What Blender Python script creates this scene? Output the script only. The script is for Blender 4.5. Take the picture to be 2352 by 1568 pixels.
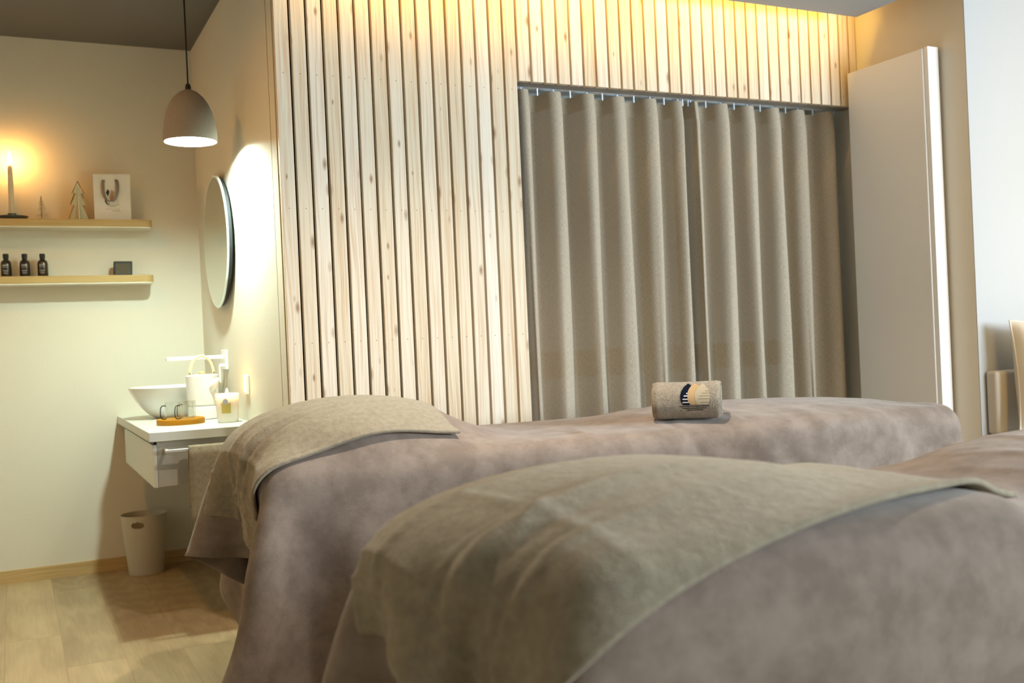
import bpy, math, random, mathutils
import numpy as np
from mathutils import Vector, Matrix

random.seed(7)
rng = np.random.RandomState(11)
scene = bpy.context.scene
for o in list(bpy.data.objects):
    bpy.data.objects.remove(o)
COL = scene.collection
R = math.radians
PI = math.pi

# ------------------------------------------------------------------ camera
F_PX, YAW, PITCH, ROLL = 2350.68, 0.453888, -0.0034489, -0.0446453
cam_d = bpy.data.cameras.new('camera')
cam = bpy.data.objects.new('camera', cam_d)
COL.objects.link(cam)
cam_d.sensor_width = 36.0
cam_d.lens = F_PX / 2352.0 * 36.0
cam_d.clip_start = 0.05
cam_d.clip_end = 100
w_ = Vector((math.sin(YAW)*math.cos(PITCH), math.cos(YAW)*math.cos(PITCH), math.sin(PITCH)))
r_ = Vector((math.cos(YAW), -math.sin(YAW), 0))
u_ = r_.cross(w_)
c_, s_ = math.cos(ROLL), math.sin(ROLL)
r2 = c_*r_ + s_*u_
u2 = -s_*r_ + c_*u_
m3 = Matrix((r2, u2, -w_)).transposed()
cam.matrix_world = Matrix.Translation((0, 0, 1.05)) @ m3.to_4x4()
cam_d.dof.use_dof = True
cam_d.dof.focus_distance = 3.25
cam_d.dof.aperture_fstop = 3.2
scene.camera = cam

# ------------------------------------------------------------------ view
scene.view_settings.view_transform = 'Standard'
scene.view_settings.look = 'None'
scene.view_settings.gamma = 1.0
scene.view_settings.exposure = 0.58
scene.view_settings.use_curve_mapping = False

# ------------------------------------------------------------------ world + daylight
world = bpy.data.worlds.new('world')
scene.world = world
world.use_nodes = True
bgn = world.node_tree.nodes['Background']
bgn.inputs[0].default_value = (0.55, 0.72, 0.82, 1)
bgn.inputs[1].default_value = 0.5


def area_light(name, loc, aim, sx, sy, power, color, spread=180):
    d = bpy.data.lights.new(name, 'AREA')
    d.shape = 'RECTANGLE'
    d.size = sx
    d.size_y = sy
    d.energy = power
    d.color = color
    d.spread = R(spread)
    o = bpy.data.objects.new(name, d)
    COL.objects.link(o)
    o.location = loc
    dv = Vector(aim) - Vector(loc)
    o.rotation_euler = dv.to_track_quat('-Z', 'Y').to_euler()
    return o


# daylight entering by the windows in the far right wall and behind the camera
area_light('daylight', (5.15, -0.4, 1.5), (1.0, 2.6, 1.0), 2.0, 1.2, 75, (0.66, 0.84, 1.0))
area_light('daylight_rear', (4.2, -1.46, 1.5), (2.9, 3.0, 1.2), 1.2, 1.1, 140, (0.70, 0.86, 1.0))
# warm light strips lying in the ceiling cove
area_light('cove_light_front', (2.25, 3.44, 2.50), (2.25, 3.62, 2.47), 2.5, 0.02, 7.5, (1.0, 0.58, 0.10))
area_light('cove_light_right', (3.475, 1.9, 2.50), (3.66, 1.9, 2.47), 0.02, 3.0, 27, (1.0, 0.57, 0.09))

# ------------------------------------------------------------------ materials
MATS = {}


def new_mat(name):
    m = bpy.data.materials.new(name)
    m.use_nodes = True
    nt = m.node_tree
    b = nt.nodes['Principled BSDF']
    return m, nt, b


def N(nt, typ, **kw):
    n = nt.nodes.new(typ)
    for k, v in kw.items():
        if k.startswith('i_'):
            key = k[2:]
            key = int(key) if key.isdigit() else key.replace('_', ' ')
            n.inputs[key].default_value = v
        else:
            setattr(n, k, v)
    return n


def simple(name, col, rough=0.6, metal=0.0, noise=0.0, nscale=30, bump=0.0, bscale=200, emis=None, estr=0,
           sheen=0.0, trans=0.0, coat=0.0, spec=0.5, ior=1.45):
    if name in MATS:
        return MATS[name]
    m, nt, b = new_mat(name)
    b.inputs['Base Color'].default_value = (*col, 1)
    b.inputs['Roughness'].default_value = rough
    b.inputs['Metallic'].default_value = metal
    b.inputs['Specular IOR Level'].default_value = spec
    b.inputs['Transmission Weight'].default_value = trans
    b.inputs['Coat Weight'].default_value = coat
    b.inputs['IOR'].default_value = ior
    if sheen:
        b.inputs['Sheen Weight'].default_value = sheen
        b.inputs['Sheen Roughness'].default_value = 0.4
    tc = N(nt, 'ShaderNodeTexCoord')
    if noise > 0:
        nz = N(nt, 'ShaderNodeTexNoise', i_Scale=nscale, i_Detail=4.0)
        nt.links.new(tc.outputs['Object'], nz.inputs['Vector'])
        mx = N(nt, 'ShaderNodeMix', data_type='RGBA')
        mx.inputs[6].default_value = (*[max(0, c*(1-noise)) for c in col], 1)
        mx.inputs[7].default_value = (*[min(1, c*(1+noise)) for c in col], 1)
        nt.links.new(nz.outputs['Fac'], mx.inputs[0])
        nt.links.new(mx.outputs[2], b.inputs['Base Color'])
    if bump > 0:
        nb = N(nt, 'ShaderNodeTexNoise', i_Scale=bscale, i_Detail=3.0)
        nt.links.new(tc.outputs['Object'], nb.inputs['Vector'])
        bp = N(nt, 'ShaderNodeBump', i_Strength=bump, i_Distance=0.002)
        nt.links.new(nb.outputs['Fac'], bp.inputs['Height'])
        nt.links.new(bp.outputs['Normal'], b.inputs['Normal'])
    if emis:
        b.inputs['Emission Color'].default_value = (*emis, 1)
        b.inputs['Emission Strength'].default_value = estr
    MATS[name] = m
    return m


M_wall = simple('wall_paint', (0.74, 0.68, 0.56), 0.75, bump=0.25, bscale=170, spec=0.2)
M_ceil = simple('ceiling_paint', (0.15, 0.138, 0.125), 0.85, spec=0.2)
M_ceil2 = simple('dropped_ceiling_paint', (0.40, 0.43, 0.46), 0.85, spec=0.2)
M_black = simple('black_backing', (0.012, 0.011, 0.010), 0.9)
M_white = simple('white_lacquer', (0.88, 0.87, 0.86), 0.35)
M_ceramic = simple('white_ceramic', (0.86, 0.84, 0.81), 0.15, coat=0.3)
M_alu = simple('aluminium', (0.70, 0.74, 0.80), 0.35, metal=0.6)
M_blackplastic = simple('black_plastic', (0.02, 0.019, 0.017), 0.5, spec=0.25)
M_brass = simple('brass', (0.75, 0.52, 0.22), 0.3, metal=1.0)


def wood_mat(name, c1, c2, knot, pitch=None, knots=True, grain_axis='Z', nails=False, rough=0.55, kscale=1.0, var=0.25):
    """grain from stretched noise; UV = metres across / along the board; vertex attribute 'rnd' varies boards"""
    m, nt, b = new_mat(name)
    L = nt.links.new
    uv = N(nt, 'ShaderNodeUVMap')
    at = N(nt, 'ShaderNodeAttribute', attribute_name='rnd')
    sep = N(nt, 'ShaderNodeSeparateXYZ')
    L(uv.outputs['UV'], sep.inputs[0])
    rz = N(nt, 'ShaderNodeMath', operation='MULTIPLY')
    rz.inputs[1].default_value = 37.0
    L(at.outputs['Fac'], rz.inputs[0])
    comb = N(nt, 'ShaderNodeCombineXYZ')
    L(sep.outputs['X'], comb.inputs['X'])
    L(sep.outputs['Y'], comb.inputs['Y'])
    L(rz.outputs[0], comb.inputs['Z'])
    # warp the lines
    mp = N(nt, 'ShaderNodeMapping')
    mp.inputs['Scale'].default_value = (14, 1.6, 1)
    L(comb.outputs[0], mp.inputs['Vector'])
    warp = N(nt, 'ShaderNodeTexNoise', i_Scale=1.0, i_Detail=2.0)
    L(mp.outputs[0], warp.inputs['Vector'])
    mp2 = N(nt, 'ShaderNodeMapping')
    mp2.inputs['Scale'].default_value = (160, 2.2, 1)
    addw = N(nt, 'ShaderNodeVectorMath', operation='MULTIPLY_ADD')
    addw.inputs[1].default_value = (0.035, 0, 0)
    L(warp.outputs['Color'], addw.inputs[0])
    L(comb.outputs[0], addw.inputs[2])
    L(addw.outputs[0], mp2.inputs['Vector'])
    gr = N(nt, 'ShaderNodeTexNoise', i_Scale=1.0, i_Detail=3.0, i_Roughness=0.6)
    L(mp2.outputs[0], gr.inputs['Vector'])
    cr = N(nt, 'ShaderNodeValToRGB')
    cr.color_ramp.elements[0].position = 0.32
    cr.color_ramp.elements[0].color = (*c2, 1)
    cr.color_ramp.elements[1].position = 0.56
    cr.color_ramp.elements[1].color = (*c1, 1)
    L(gr.outputs['Fac'], cr.inputs['Fac'])
    # board to board variation
    hv = N(nt, 'ShaderNodeHueSaturation')
    mr = N(nt, 'ShaderNodeMapRange')
    mr.inputs['To Min'].default_value = 1 - var*0.5
    mr.inputs['To Max'].default_value = 1 + var*0.15
    L(at.outputs['Fac'], mr.inputs['Value'])
    L(mr.outputs[0], hv.inputs['Value'])
    mr2 = N(nt, 'ShaderNodeMapRange')
    mr2.inputs['To Min'].default_value = 1.25
    mr2.inputs['To Max'].default_value = 0.85
    L(at.outputs['Fac'], mr2.inputs['Value'])
    L(mr2.outputs[0], hv.inputs['Saturation'])
    L(cr.outputs[0], hv.inputs['Color'])
    out = hv.outputs[0]
    if knots:
        mpk = N(nt, 'ShaderNodeMapping')
        mpk.inputs['Scale'].default_value = (20*kscale, 7.5*kscale, 1)
        L(comb.outputs[0], mpk.inputs['Vector'])
        vo = N(nt, 'ShaderNodeTexVoronoi', i_Scale=1.0)
        vo.inputs['Randomness'].default_value = 1.0
        L(mpk.outputs[0], vo.inputs['Vector'])
        vc = N(nt, 'ShaderNodeSeparateColor')
        L(vo.outputs['Color'], vc.inputs[0])
        # radius of each knot depends on its cell
        rr = N(nt, 'ShaderNodeMapRange')
        rr.inputs['From Min'].default_value = 0.10
        rr.inputs['From Max'].default_value = 1.0
        rr.inputs['To Min'].default_value = 0.02
        rr.inputs['To Max'].default_value = 0.27
        L(vc.outputs[0], rr.inputs['Value'])
        dv = N(nt, 'ShaderNodeMath', operation='DIVIDE')
        L(vo.outputs['Distance'], dv.inputs[0])
        L(rr.outputs[0], dv.inputs[1])
        kr = N(nt, 'ShaderNodeValToRGB')
        e = kr.color_ramp.elements
        e[0].position = 0.25
        e[0].color = (0.85, 0.85, 0.85, 1)
        e[1].position = 1.0
        e[1].color = (0, 0, 0, 1)
        e2 = kr.color_ramp.elements.new(0.6)
        e2.color = (0.45, 0.45, 0.45, 1)
        L(dv.outputs[0], kr.inputs['Fac'])
        mxk = N(nt, 'ShaderNodeMix', data_type='RGBA')
        mxk.inputs[7].default_value = (*knot, 1)
        L(kr.outputs[0], mxk.inputs[0])
        L(out, mxk.inputs[6])
        out = mxk.outputs[2]
    if nails:
        # nail heads: every 0.48 m at the middle of the slat
        sb = N(nt, 'ShaderNodeMath', operation='ADD')
        sb.inputs[1].default_value = -1.063 + 0.0
        L(sep.outputs['Y'], sb.inputs[0])
        dd = N(nt, 'ShaderNodeMath', operation='DIVIDE')
        dd.inputs[1].default_value = 0.484
        L(sb.outputs[0], dd.inputs[0])
        rd = N(nt, 'ShaderNodeMath', operation='ROUND')
        L(dd.outputs[0], rd.inputs[0])
        su = N(nt, 'ShaderNodeMath', operation='SUBTRACT')
        L(dd.outputs[0], su.inputs[0])
        L(rd.outputs[0], su.inputs[1])
        mu = N(nt, 'ShaderNodeMath', operation='MULTIPLY')
        mu.inputs[1].default_value = 0.484
        L(su.outputs[0], mu.inputs[0])
        sx = N(nt, 'ShaderNodeMath', operation='SUBTRACT')
        sx.inputs[1].default_value = 0.026
        L(sep.outputs['X'], sx.inputs[0])
        cv = N(nt, 'ShaderNodeCombineXYZ')
        L(sx.outputs[0], cv.inputs['X'])
        L(mu.outputs[0], cv.inputs['Y'])
        ln = N(nt, 'ShaderNodeVectorMath', operation='LENGTH')
        L(cv.outputs[0], ln.inputs[0])
        lt = N(nt, 'ShaderNodeMath', operation='LESS_THAN')
        lt.inputs[1].default_value = 0.0017
        L(ln.outputs['Value'], lt.inputs[0])
        mxn = N(nt, 'ShaderNodeMix', data_type='RGBA')
        mxn.inputs[7].default_value = (0.10, 0.08, 0.06, 1)
        L(lt.outputs[0], mxn.inputs[0])
        L(out, mxn.inputs[6])
        out = mxn.outputs[2]
    L(out, b.inputs['Base Color'])
    b.inputs['Roughness'].default_value = rough
    b.inputs['Specular IOR Level'].default_value = 0.3
    bp = N(nt, 'ShaderNodeBump', i_Strength=0.15, i_Distance=0.001)
    L(gr.outputs['Fac'], bp.inputs['Height'])
    L(bp.outputs['Normal'], b.inputs['Normal'])
    return m


M_spruce = wood_mat('spruce', (0.85, 0.73, 0.56), (0.70, 0.51, 0.34), (0.30, 0.15, 0.06), nails=True, var=0.22)
M_oak = wood_mat('light_oak', (0.66, 0.50, 0.30), (0.50, 0.35, 0.19), (0.3, 0.18, 0.08), knots=False, var=0.2)
M_birch = wood_mat('shelf_ply', (0.52, 0.39, 0.22), (0.46, 0.33, 0.17), (0.3, 0.18, 0.08), knots=False, var=0.1)
M_bamboo = wood_mat('bamboo', (0.52, 0.27, 0.09), (0.42, 0.20, 0.06), (0.3, 0.18, 0.08), knots=False, var=0.1)


def floor_mat():
    m, nt, b = new_mat('laminate_floor')
    L = nt.links.new
    tc = N(nt, 'ShaderNodeTexCoord')
    mp = N(nt, 'ShaderNodeMapping')
    mp.inputs['Rotation'].default_value = (0, 0, PI/2)
    mp.inputs['Location'].default_value = (0.05, 0.07, 0)
    L(tc.outputs['Object'], mp.inputs['Vector'])
    br = N(nt, 'ShaderNodeTexBrick')
    br.offset = 0.37
    br.inputs['Scale'].default_value = 1.0
    br.inputs['Mortar Size'].default_value = 0.0012
    br.inputs['Brick Width'].default_value = 1.25
    br.inputs['Row Height'].default_value = 0.19
    br.inputs['Color1'].default_value = (0, 0, 0, 1)
    br.inputs['Color2'].default_value = (1, 1, 1, 1)
    br.inputs['Mortar'].default_value = (0.5, 0.5, 0.5, 1)
    L(mp.outputs[0], br.inputs['Vector'])
    # per board offset
    mu = N(nt, 'ShaderNodeVectorMath', operation='MULTIPLY_ADD')
    mu.inputs[1].default_value = (9.0, 5.0, 23.0)
    L(br.outputs['Color'], mu.inputs[0])
    L(mp.outputs[0], mu.inputs[2])
    m1 = N(nt, 'ShaderNodeMapping')
    m1.inputs['Scale'].default_value = (1.5, 9, 1)
    L(mu.outputs[0], m1.inputs['Vector'])
    n1 = N(nt, 'ShaderNodeTexNoise', i_Scale=1.0, i_Detail=3.0, i_Distortion=0.6)
    L(m1.outputs[0], n1.inputs['Vector'])
    wv = N(nt, 'ShaderNodeTexWave', wave_type='RINGS', rings_direction='Y')
    wv.inputs['Scale'].default_value = 1.3
    wv.inputs['Distortion'].default_value = 9.0
    wv.inputs['Detail'].default_value = 3.0
    L(m1.outputs[0], wv.inputs['Vector'])
    m2 = N(nt, 'ShaderNodeMapping')
    m2.inputs['Scale'].default_value = (5, 120, 1)
    L(mu.outputs[0], m2.inputs['Vector'])
    n2 = N(nt, 'ShaderNodeTexNoise', i_Scale=1.0, i_Detail=3.0)
    L(m2.outputs[0], n2.inputs['Vector'])
    cr = N(nt, 'ShaderNodeValToRGB')
    cr.color_ramp.elements[0].color = (0.38, 0.265, 0.14, 1)
    cr.color_ramp.elements[0].position = 0.3
    cr.color_ramp.elements[1].color = (0.46, 0.345, 0.195, 1)
    cr.color_ramp.elements[1].position = 0.65
    L(n1.outputs['Fac'], cr.inputs['Fac'])
    a = N(nt, 'ShaderNodeMix', data_type='RGBA', blend_type='MULTIPLY')
    a.inputs[0].default_value = 0.13
    L(cr.outputs[0], a.inputs[6])
    L(wv.outputs['Color'], a.inputs[7])
    a2 = N(nt, 'ShaderNodeMix', data_type='RGBA', blend_type='MULTIPLY')
    a2.inputs[0].default_value = 0.25
    L(a.outputs[2], a2.inputs[6])
    L(n2.outputs['Fac'], a2.inputs[7])
    hv = N(nt, 'ShaderNodeHueSaturation')
    mr = N(nt, 'ShaderNodeMapRange')
    mr.inputs['To Min'].default_value = 1.0
    mr.inputs['To Max'].default_value = 1.3
    L(br.outputs['Color'], mr.inputs['Value'])
    L(mr.outputs[0], hv.inputs['Value'])
    L(a2.outputs[2], hv.inputs['Color'])
    mm = N(nt, 'ShaderNodeMix', data_type='RGBA')
    mm.inputs[7].default_value = (0.30, 0.19, 0.10, 1)
    sc = N(nt, 'ShaderNodeMath', operation='MULTIPLY')
    sc.inputs[1].default_value = 0.6
    L(br.outputs['Fac'], sc.inputs[0])
    L(sc.outputs[0], mm.inputs[0])
    L(hv.outputs[0], mm.inputs[6])
    L(mm.outputs[2], b.inputs['Base Color'])
    b.inputs['Roughness'].default_value = 0.45
    b.inputs['Specular IOR Level'].default_value = 0.35
    bp = N(nt, 'ShaderNodeBump', i_Strength=0.1, i_Distance=0.001)
    L(n2.outputs['Fac'], bp.inputs['Height'])
    L(bp.outputs['Normal'], b.inputs['Normal'])
    return m


M_floor = floor_mat()


def fleece_mat(name, c1, c2, pile=900, bstr=0.5, patch=9, sheen=0.5, rows=0.0, border=False):
    m, nt, b = new_mat(name)
    L = nt.links.new
    tc = N(nt, 'ShaderNodeTexCoord')
    n1 = N(nt, 'ShaderNodeTexNoise', i_Scale=patch, i_Detail=4.0, i_Roughness=0.65)
    L(tc.outputs['Object'], n1.inputs['Vector'])
    cr = N(nt, 'ShaderNodeValToRGB')
    cr.color_ramp.elements[0].position = 0.38
    cr.color_ramp.elements[0].color = (*c2, 1)
    cr.color_ramp.elements[1].position = 0.62
    cr.color_ramp.elements[1].color = (*c1, 1)
    L(n1.outputs['Fac'], cr.inputs['Fac'])
    L(cr.outputs[0], b.inputs['Base Color'])
    b.inputs['Roughness'].default_value = 0.95
    b.inputs['Specular IOR Level'].default_value = 0.1
    b.inputs['Sheen Weight'].default_value = sheen
    b.inputs['Sheen Roughness'].default_value = 0.35
    b.inputs['Sheen Tint'].default_value = (0.95, 0.88, 0.80, 1)
    n2 = N(nt, 'ShaderNodeTexNoise', i_Scale=pile, i_Detail=2.0)
    L(tc.outputs['Object'], n2.inputs['Vector'])
    n3 = N(nt, 'ShaderNodeTexNoise', i_Scale=26.0, i_Detail=3.0)
    L(tc.outputs['Object'], n3.inputs['Vector'])
    add = N(nt, 'ShaderNodeMath', operation='MULTIPLY_ADD')
    add.inputs[1].default_value = 2.0
    L(n3.outputs['Fac'], add.inputs[0])
    L(n2.outputs['Fac'], add.inputs[2])
    bp = N(nt, 'ShaderNodeBump', i_Strength=bstr, i_Distance=0.0025)
    L(add.outputs[0], bp.inputs['Height'])
    L(bp.outputs['Normal'], b.inputs['Normal'])
    return m


M_fleece = fleece_mat('taupe_fleece', (0.295, 0.225, 0.178), (0.22, 0.165, 0.128), pile=700, bstr=0.35, sheen=0.35, patch=13)
M_terry = fleece_mat('taupe_terry', (0.355, 0.295, 0.205), (0.295, 0.24, 0.165), pile=420, bstr=0.9, sheen=0.3, patch=60)
M_terry_roll = fleece_mat('taupe_terry_roll', (0.36, 0.30, 0.225), (0.28, 0.23, 0.17), pile=330, bstr=1.0, sheen=0.3, patch=120)


def linen_mat():
    m, nt, b = new_mat('linen_curtain')
    L = nt.links.new
    uv = N(nt, 'ShaderNodeUVMap')
    mp = N(nt, 'ShaderNodeMapping')
    mp.inputs['Scale'].default_value = (60, 700, 1)
    L(uv.outputs[0], mp.inputs['Vector'])
    n1 = N(nt, 'ShaderNodeTexNoise', i_Scale=1.0, i_Detail=2.0)
    L(mp.outputs[0], n1.inputs['Vector'])
    mp2 = N(nt, 'ShaderNodeMapping')
    mp2.inputs['Scale'].default_value = (700, 60, 1)
    L(uv.outputs[0], mp2.inputs['Vector'])
    n2 = N(nt, 'ShaderNodeTexNoise', i_Scale=1.0, i_Detail=2.0)
    L(mp2.outputs[0], n2.inputs['Vector'])
    ad = N(nt, 'ShaderNodeMath', operation='ADD')
    L(n1.outputs['Fac'], ad.inputs[0])
    L(n2.outputs['Fac'], ad.inputs[1])
    cr = N(nt, 'ShaderNodeValToRGB')
    cr.color_ramp.elements[0].position = 0.35
    cr.color_ramp.elements[0].color = (0.44, 0.355, 0.25, 1)
    cr.color_ramp.elements[1].position = 0.7
    cr.color_ramp.elements[1].color = (0.64, 0.54, 0.41, 1)
    hf = N(nt, 'ShaderNodeMath', operation='MULTIPLY')
    hf.inputs[1].default_value = 0.5
    L(ad.outputs[0], hf.inputs[0])
    L(hf.outputs[0], cr.inputs['Fac'])
    L(cr.outputs[0], b.inputs['Base Color'])
    b.inputs['Roughness'].default_value = 0.9
    b.inputs['Specular IOR Level'].default_value = 0.1
    bp = N(nt, 'ShaderNodeBump', i_Strength=0.3, i_Distance=0.001)
    L(hf.outputs[0], bp.inputs['Height'])
    L(bp.outputs['Normal'], b.inputs['Normal'])
    tr = N(nt, 'ShaderNodeBsdfTranslucent')
    tr.inputs['Color'].default_value = (0.45, 0.38, 0.29, 1)
    ms = N(nt, 'ShaderNodeMixShader')
    ms.inputs[0].default_value = 0.06
    L(b.outputs[0], ms.inputs[1])
    L(tr.outputs[0], ms.inputs[2])
    tp = N(nt, 'ShaderNodeBsdfTransparent')
    ms2 = N(nt, 'ShaderNodeMixShader')
    gp = N(nt, 'ShaderNodeMapRange')
    gp.inputs['From Min'].default_value = 0.56
    gp.inputs['From Max'].default_value = 0.40
    gp.inputs['To Min'].default_value = 0.0
    gp.inputs['To Max'].default_value = 0.10
    L(hf.outputs[0], gp.inputs['Value'])
    L(gp.outputs[0], ms2.inputs[0])
    L(ms.outputs[0], ms2.inputs[1])
    L(tp.outputs[0], ms2.inputs[2])
    L(ms2.outputs[0], nt.nodes['Material Output'].inputs['Surface'])
    return m


M_linen = linen_mat()


def glass_mat(name, col=(0.985, 0.99, 0.98), rough=0.0):
    m, nt, b = new_mat(name)
    g = N(nt, 'ShaderNodeBsdfGlossy')
    g.inputs['Roughness'].default_value = 0.03
    t = N(nt, 'ShaderNodeBsdfTransparent')
    t.inputs['Color'].default_value = (*col, 1)
    fr = N(nt, 'ShaderNodeLayerWeight')
    fr.inputs[0].default_value = 0.5
    pw = N(nt, 'ShaderNodeMath', operation='POWER')
    pw.inputs[1].default_value = 4.0
    nt.links.new(fr.outputs['Facing'], pw.inputs[0])
    ma = N(nt, 'ShaderNodeMath', operation='MULTIPLY_ADD')
    ma.inputs[1].default_value = 0.85
    ma.inputs[2].default_value = 0.05
    nt.links.new(pw.outputs[0], ma.inputs[0])
    mx = N(nt, 'ShaderNodeMixShader')
    nt.links.new(ma.outputs[0], mx.inputs[0])
    nt.links.new(t.outputs[0], mx.inputs[1])
    nt.links.new(g.outputs[0], mx.inputs[2])
    nt.links.new(mx.outputs[0], nt.nodes['Material Output'].inputs['Surface'])
    return m


M_glass = glass_mat('clear_glass')


def emis_mat(name, col, strength):
    m, nt, b = new_mat(name)
    b.inputs['Base Color'].default_value = (*col, 1)
    b.inputs['Emission Color'].default_value = (*col, 1)
    b.inputs['Emission Strength'].default_value = strength
    return m


# ------------------------------------------------------------------ mesh helpers
class MB:
    def __init__(s):
        s.v, s.f, s.uv, s.rnd = [], [], {}, []
        s.smooth = False
        s.cur = 0.0

    def add(s, verts, faces, uvs=None, rnd=None):
        b = len(s.v)
        s.v += [tuple(p) for p in verts]
        s.rnd += [s.cur if rnd is None else rnd]*len(verts)
        for k, f in enumerate(faces):
            if uvs is not None:
                s.uv[len(s.f)] = uvs[k]
            s.f.append([i+b for i in f])
        return s

    def box(s, x0, y0, z0, x1, y1, z1, rnd=None, wood=None):
        v = [(x0, y0, z0), (x1, y0, z0), (x1, y1, z0), (x0, y1, z0), (x0, y0, z1), (x1, y0, z1), (x1, y1, z1), (x0, y1, z1)]
        f = [(0, 3, 2, 1), (4, 5, 6, 7), (0, 1, 5, 4), (1, 2, 6, 5), (2, 3, 7, 6), (3, 0, 4, 7)]
        uvs = None
        if wood:      # wood = axis along which the grain runs
            uvs = []
            ax = 'XYZ'.index(wood)
            n_ax = [2, 2, 1, 0, 1, 0]
            for q, fc in enumerate(f):
                oth = [a for a in (0, 1, 2) if a != ax]
                a = oth[0] if n_ax[q] != oth[0] else oth[1]
                if n_ax[q] == ax:
                    uvs.append([(v[i][oth[0]]-v[0][oth[0]], v[i][oth[1]]-v[0][oth[1]]) for i in fc])
                else:
                    uvs.append([(v[i][a]-v[0][a], v[i][ax]) for i in fc])
        return s.add(v, f, uvs, rnd)

    def lathe(s, prof, cx=0, cy=0, cz=0, n=48, close=False):
        vs, fs = [], []
        m = len(prof)
        for i in range(n):
            a = 2*PI*i/n
            for (r, z) in prof:
                vs.append((cx+r*math.cos(a), cy+r*math.sin(a), cz+z))
        for i in range(n):
            j = (i+1) % n
            for k in range(m-1):
                fs.append((i*m+k, j*m+k, j*m+k+1, i*m+k+1))
            if close:
                fs.append((i*m+m-1, j*m+m-1, j*m, i*m))
        if not close:
            if prof[0][0] > 1e-6:
                fs.append([i*m for i in range(n)][::-1])
            if prof[-1][0] > 1e-6:
                fs.append([i*m+m-1 for i in range(n)])
        return s.add(vs, fs)

    def tube(s, path, r, n=10, cap=True, closed=False):
        P = [Vector(p) for p in path]
        m = len(P)
        vs, fs = [], []
        up = None
        for i, p in enumerate(P):
            if closed:
                t = (P[(i+1) % m]-P[i-1]).normalized()
            else:
                t = (P[min(i+1, m-1)]-P[max(i-1, 0)]).normalized()
            if up is None:
                up = Vector((0, 0, 1)) if abs(t.z) < 0.9 else Vector((1, 0, 0))
            a = t.cross(up).normalized()
            up = a.cross(t).normalized()
            rr = r[i] if isinstance(r, (list, tuple)) else r
            for k in range(n):
                q = 2*PI*k/n
                vs.append(p+rr*(a*math.cos(q)+up*math.sin(q)))
        for i in range(m if closed else m-1):
            j = (i+1) % m
            for k in range(n):
                l = (k+1) % n
                fs.append((i*n+k, i*n+l, j*n+l, j*n+k))
        if cap and not closed:
            fs.append(list(range(n))[::-1])
            fs.append([(m-1)*n+k for k in range(n)])
        return s.add(vs, fs)

    def prism(s, outline, axis, a0, a1):
        """outline of 2-D points extruded along axis from a0 to a1"""
        n = len(outline)

        def P(p, a):
            if axis == 'Z':
                return (p[0], p[1], a)
            if axis == 'Y':
                return (p[0], a, p[1])
            return (a, p[0], p[1])
        vs = [P(p, a0) for p in outline]+[P(p, a1) for p in outline]
        fs = [list(range(n))[::-1], [n+i for i in range(n)]]
        for i in range(n):
            j = (i+1) % n
            fs.append((i, j, n+j, n+i))
        return s.add(vs, fs)

    def grid(s, pts, closed=False):
        """pts[i][j] points"""
        ni, nj = len(pts), len(pts[0])
        vs = [p for row in pts for p in row]
        fs, uv = [], []
        for i in range(ni-1):
            for j in range(nj-1):
                fs.append((i*nj+j, (i+1)*nj+j, (i+1)*nj+j+1, i*nj+j+1))
        return s.add(vs, fs)


def link(name, mb, mat, parent=None, smooth=False, bevel=0.0, xform=None, base=None, solid=0.0, subsurf=0, autosm=False):
    """one mesh object; vertices are given in the frame of the parent's own origin (or in the room if base is None)"""
    me = bpy.data.meshes.new(name)
    vs = mb.v
    if parent is not None:
        off = parent_off(parent)
        vs = [(a-off[0], b-off[1], c-off[2]) for a, b, c in vs]
    elif base is not None:
        vs = [(a-base[0], b-base[1], c-base[2]) for a, b, c in vs]
    me.from_pydata(vs, [], mb.f)
    me.update()
    if mb.uv:
        ul = me.uv_layers.new(name='UVMap')
        for pi, poly in enumerate(me.polygons):
            if pi in mb.uv:
                for li, uvp in zip(poly.loop_indices, mb.uv[pi]):
                    ul.data[li].uv = uvp
    at = me.attributes.new('rnd', 'FLOAT', 'POINT')
    at.data.foreach_set('value', mb.rnd)
    if isinstance(mat, (list, tuple)):
        for mm in mat:
            me.materials.append(mm)
    elif mat:
        me.materials.append(mat)
    if smooth:
        me.polygons.foreach_set('use_smooth', [True]*len(me.polygons))
    ob = bpy.data.objects.new(name, me)
    COL.objects.link(ob)
    if parent is not None:
        ob.parent = parent
    elif base is not None:
        ob.location = base
    if bevel > 0:
        b = ob.modifiers.new('bevel', 'BEVEL')
        b.width = bevel
        b.segments = 3
        b.limit_method = 'ANGLE'
        b.angle_limit = R(40)
        me.polygons.foreach_set('use_smooth', [True]*len(me.polygons))
        es = ob.modifiers.new('wn', 'WEIGHTED_NORMAL')
        es.keep_sharp = True
    if solid > 0:
        sm = ob.modifiers.new('solid', 'SOLIDIFY')
        sm.thickness = solid
        sm.offset = 0
    if subsurf:
        ss = ob.modifiers.new('sub', 'SUBSURF')
        ss.levels = subsurf
        ss.render_levels = subsurf
    if autosm:
        me.polygons.foreach_set('use_smooth', [True]*len(me.polygons))
        es = ob.modifiers.new('es', 'EDGE_SPLIT')
        es.split_angle = R(38)
    return ob


def parent_off(p):
    o = Vector((0, 0, 0))
    while p is not None:
        o += p.location
        p = p.parent
    return o


def thing(name, label, cat, loc=(0, 0, 0), group=None):
    o = bpy.data.objects.new(name, None)
    o.empty_display_size = 0.05
    COL.objects.link(o)
    o.location = loc
    o['label'] = label
    o['category'] = cat
    if group:
        o['group'] = group
    return o


def tag(o, label, cat, group=None, kind=None):
    o['label'] = label
    o['category'] = cat
    if group:
        o['group'] = group
    if kind:
        o['kind'] = kind
    return o


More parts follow.
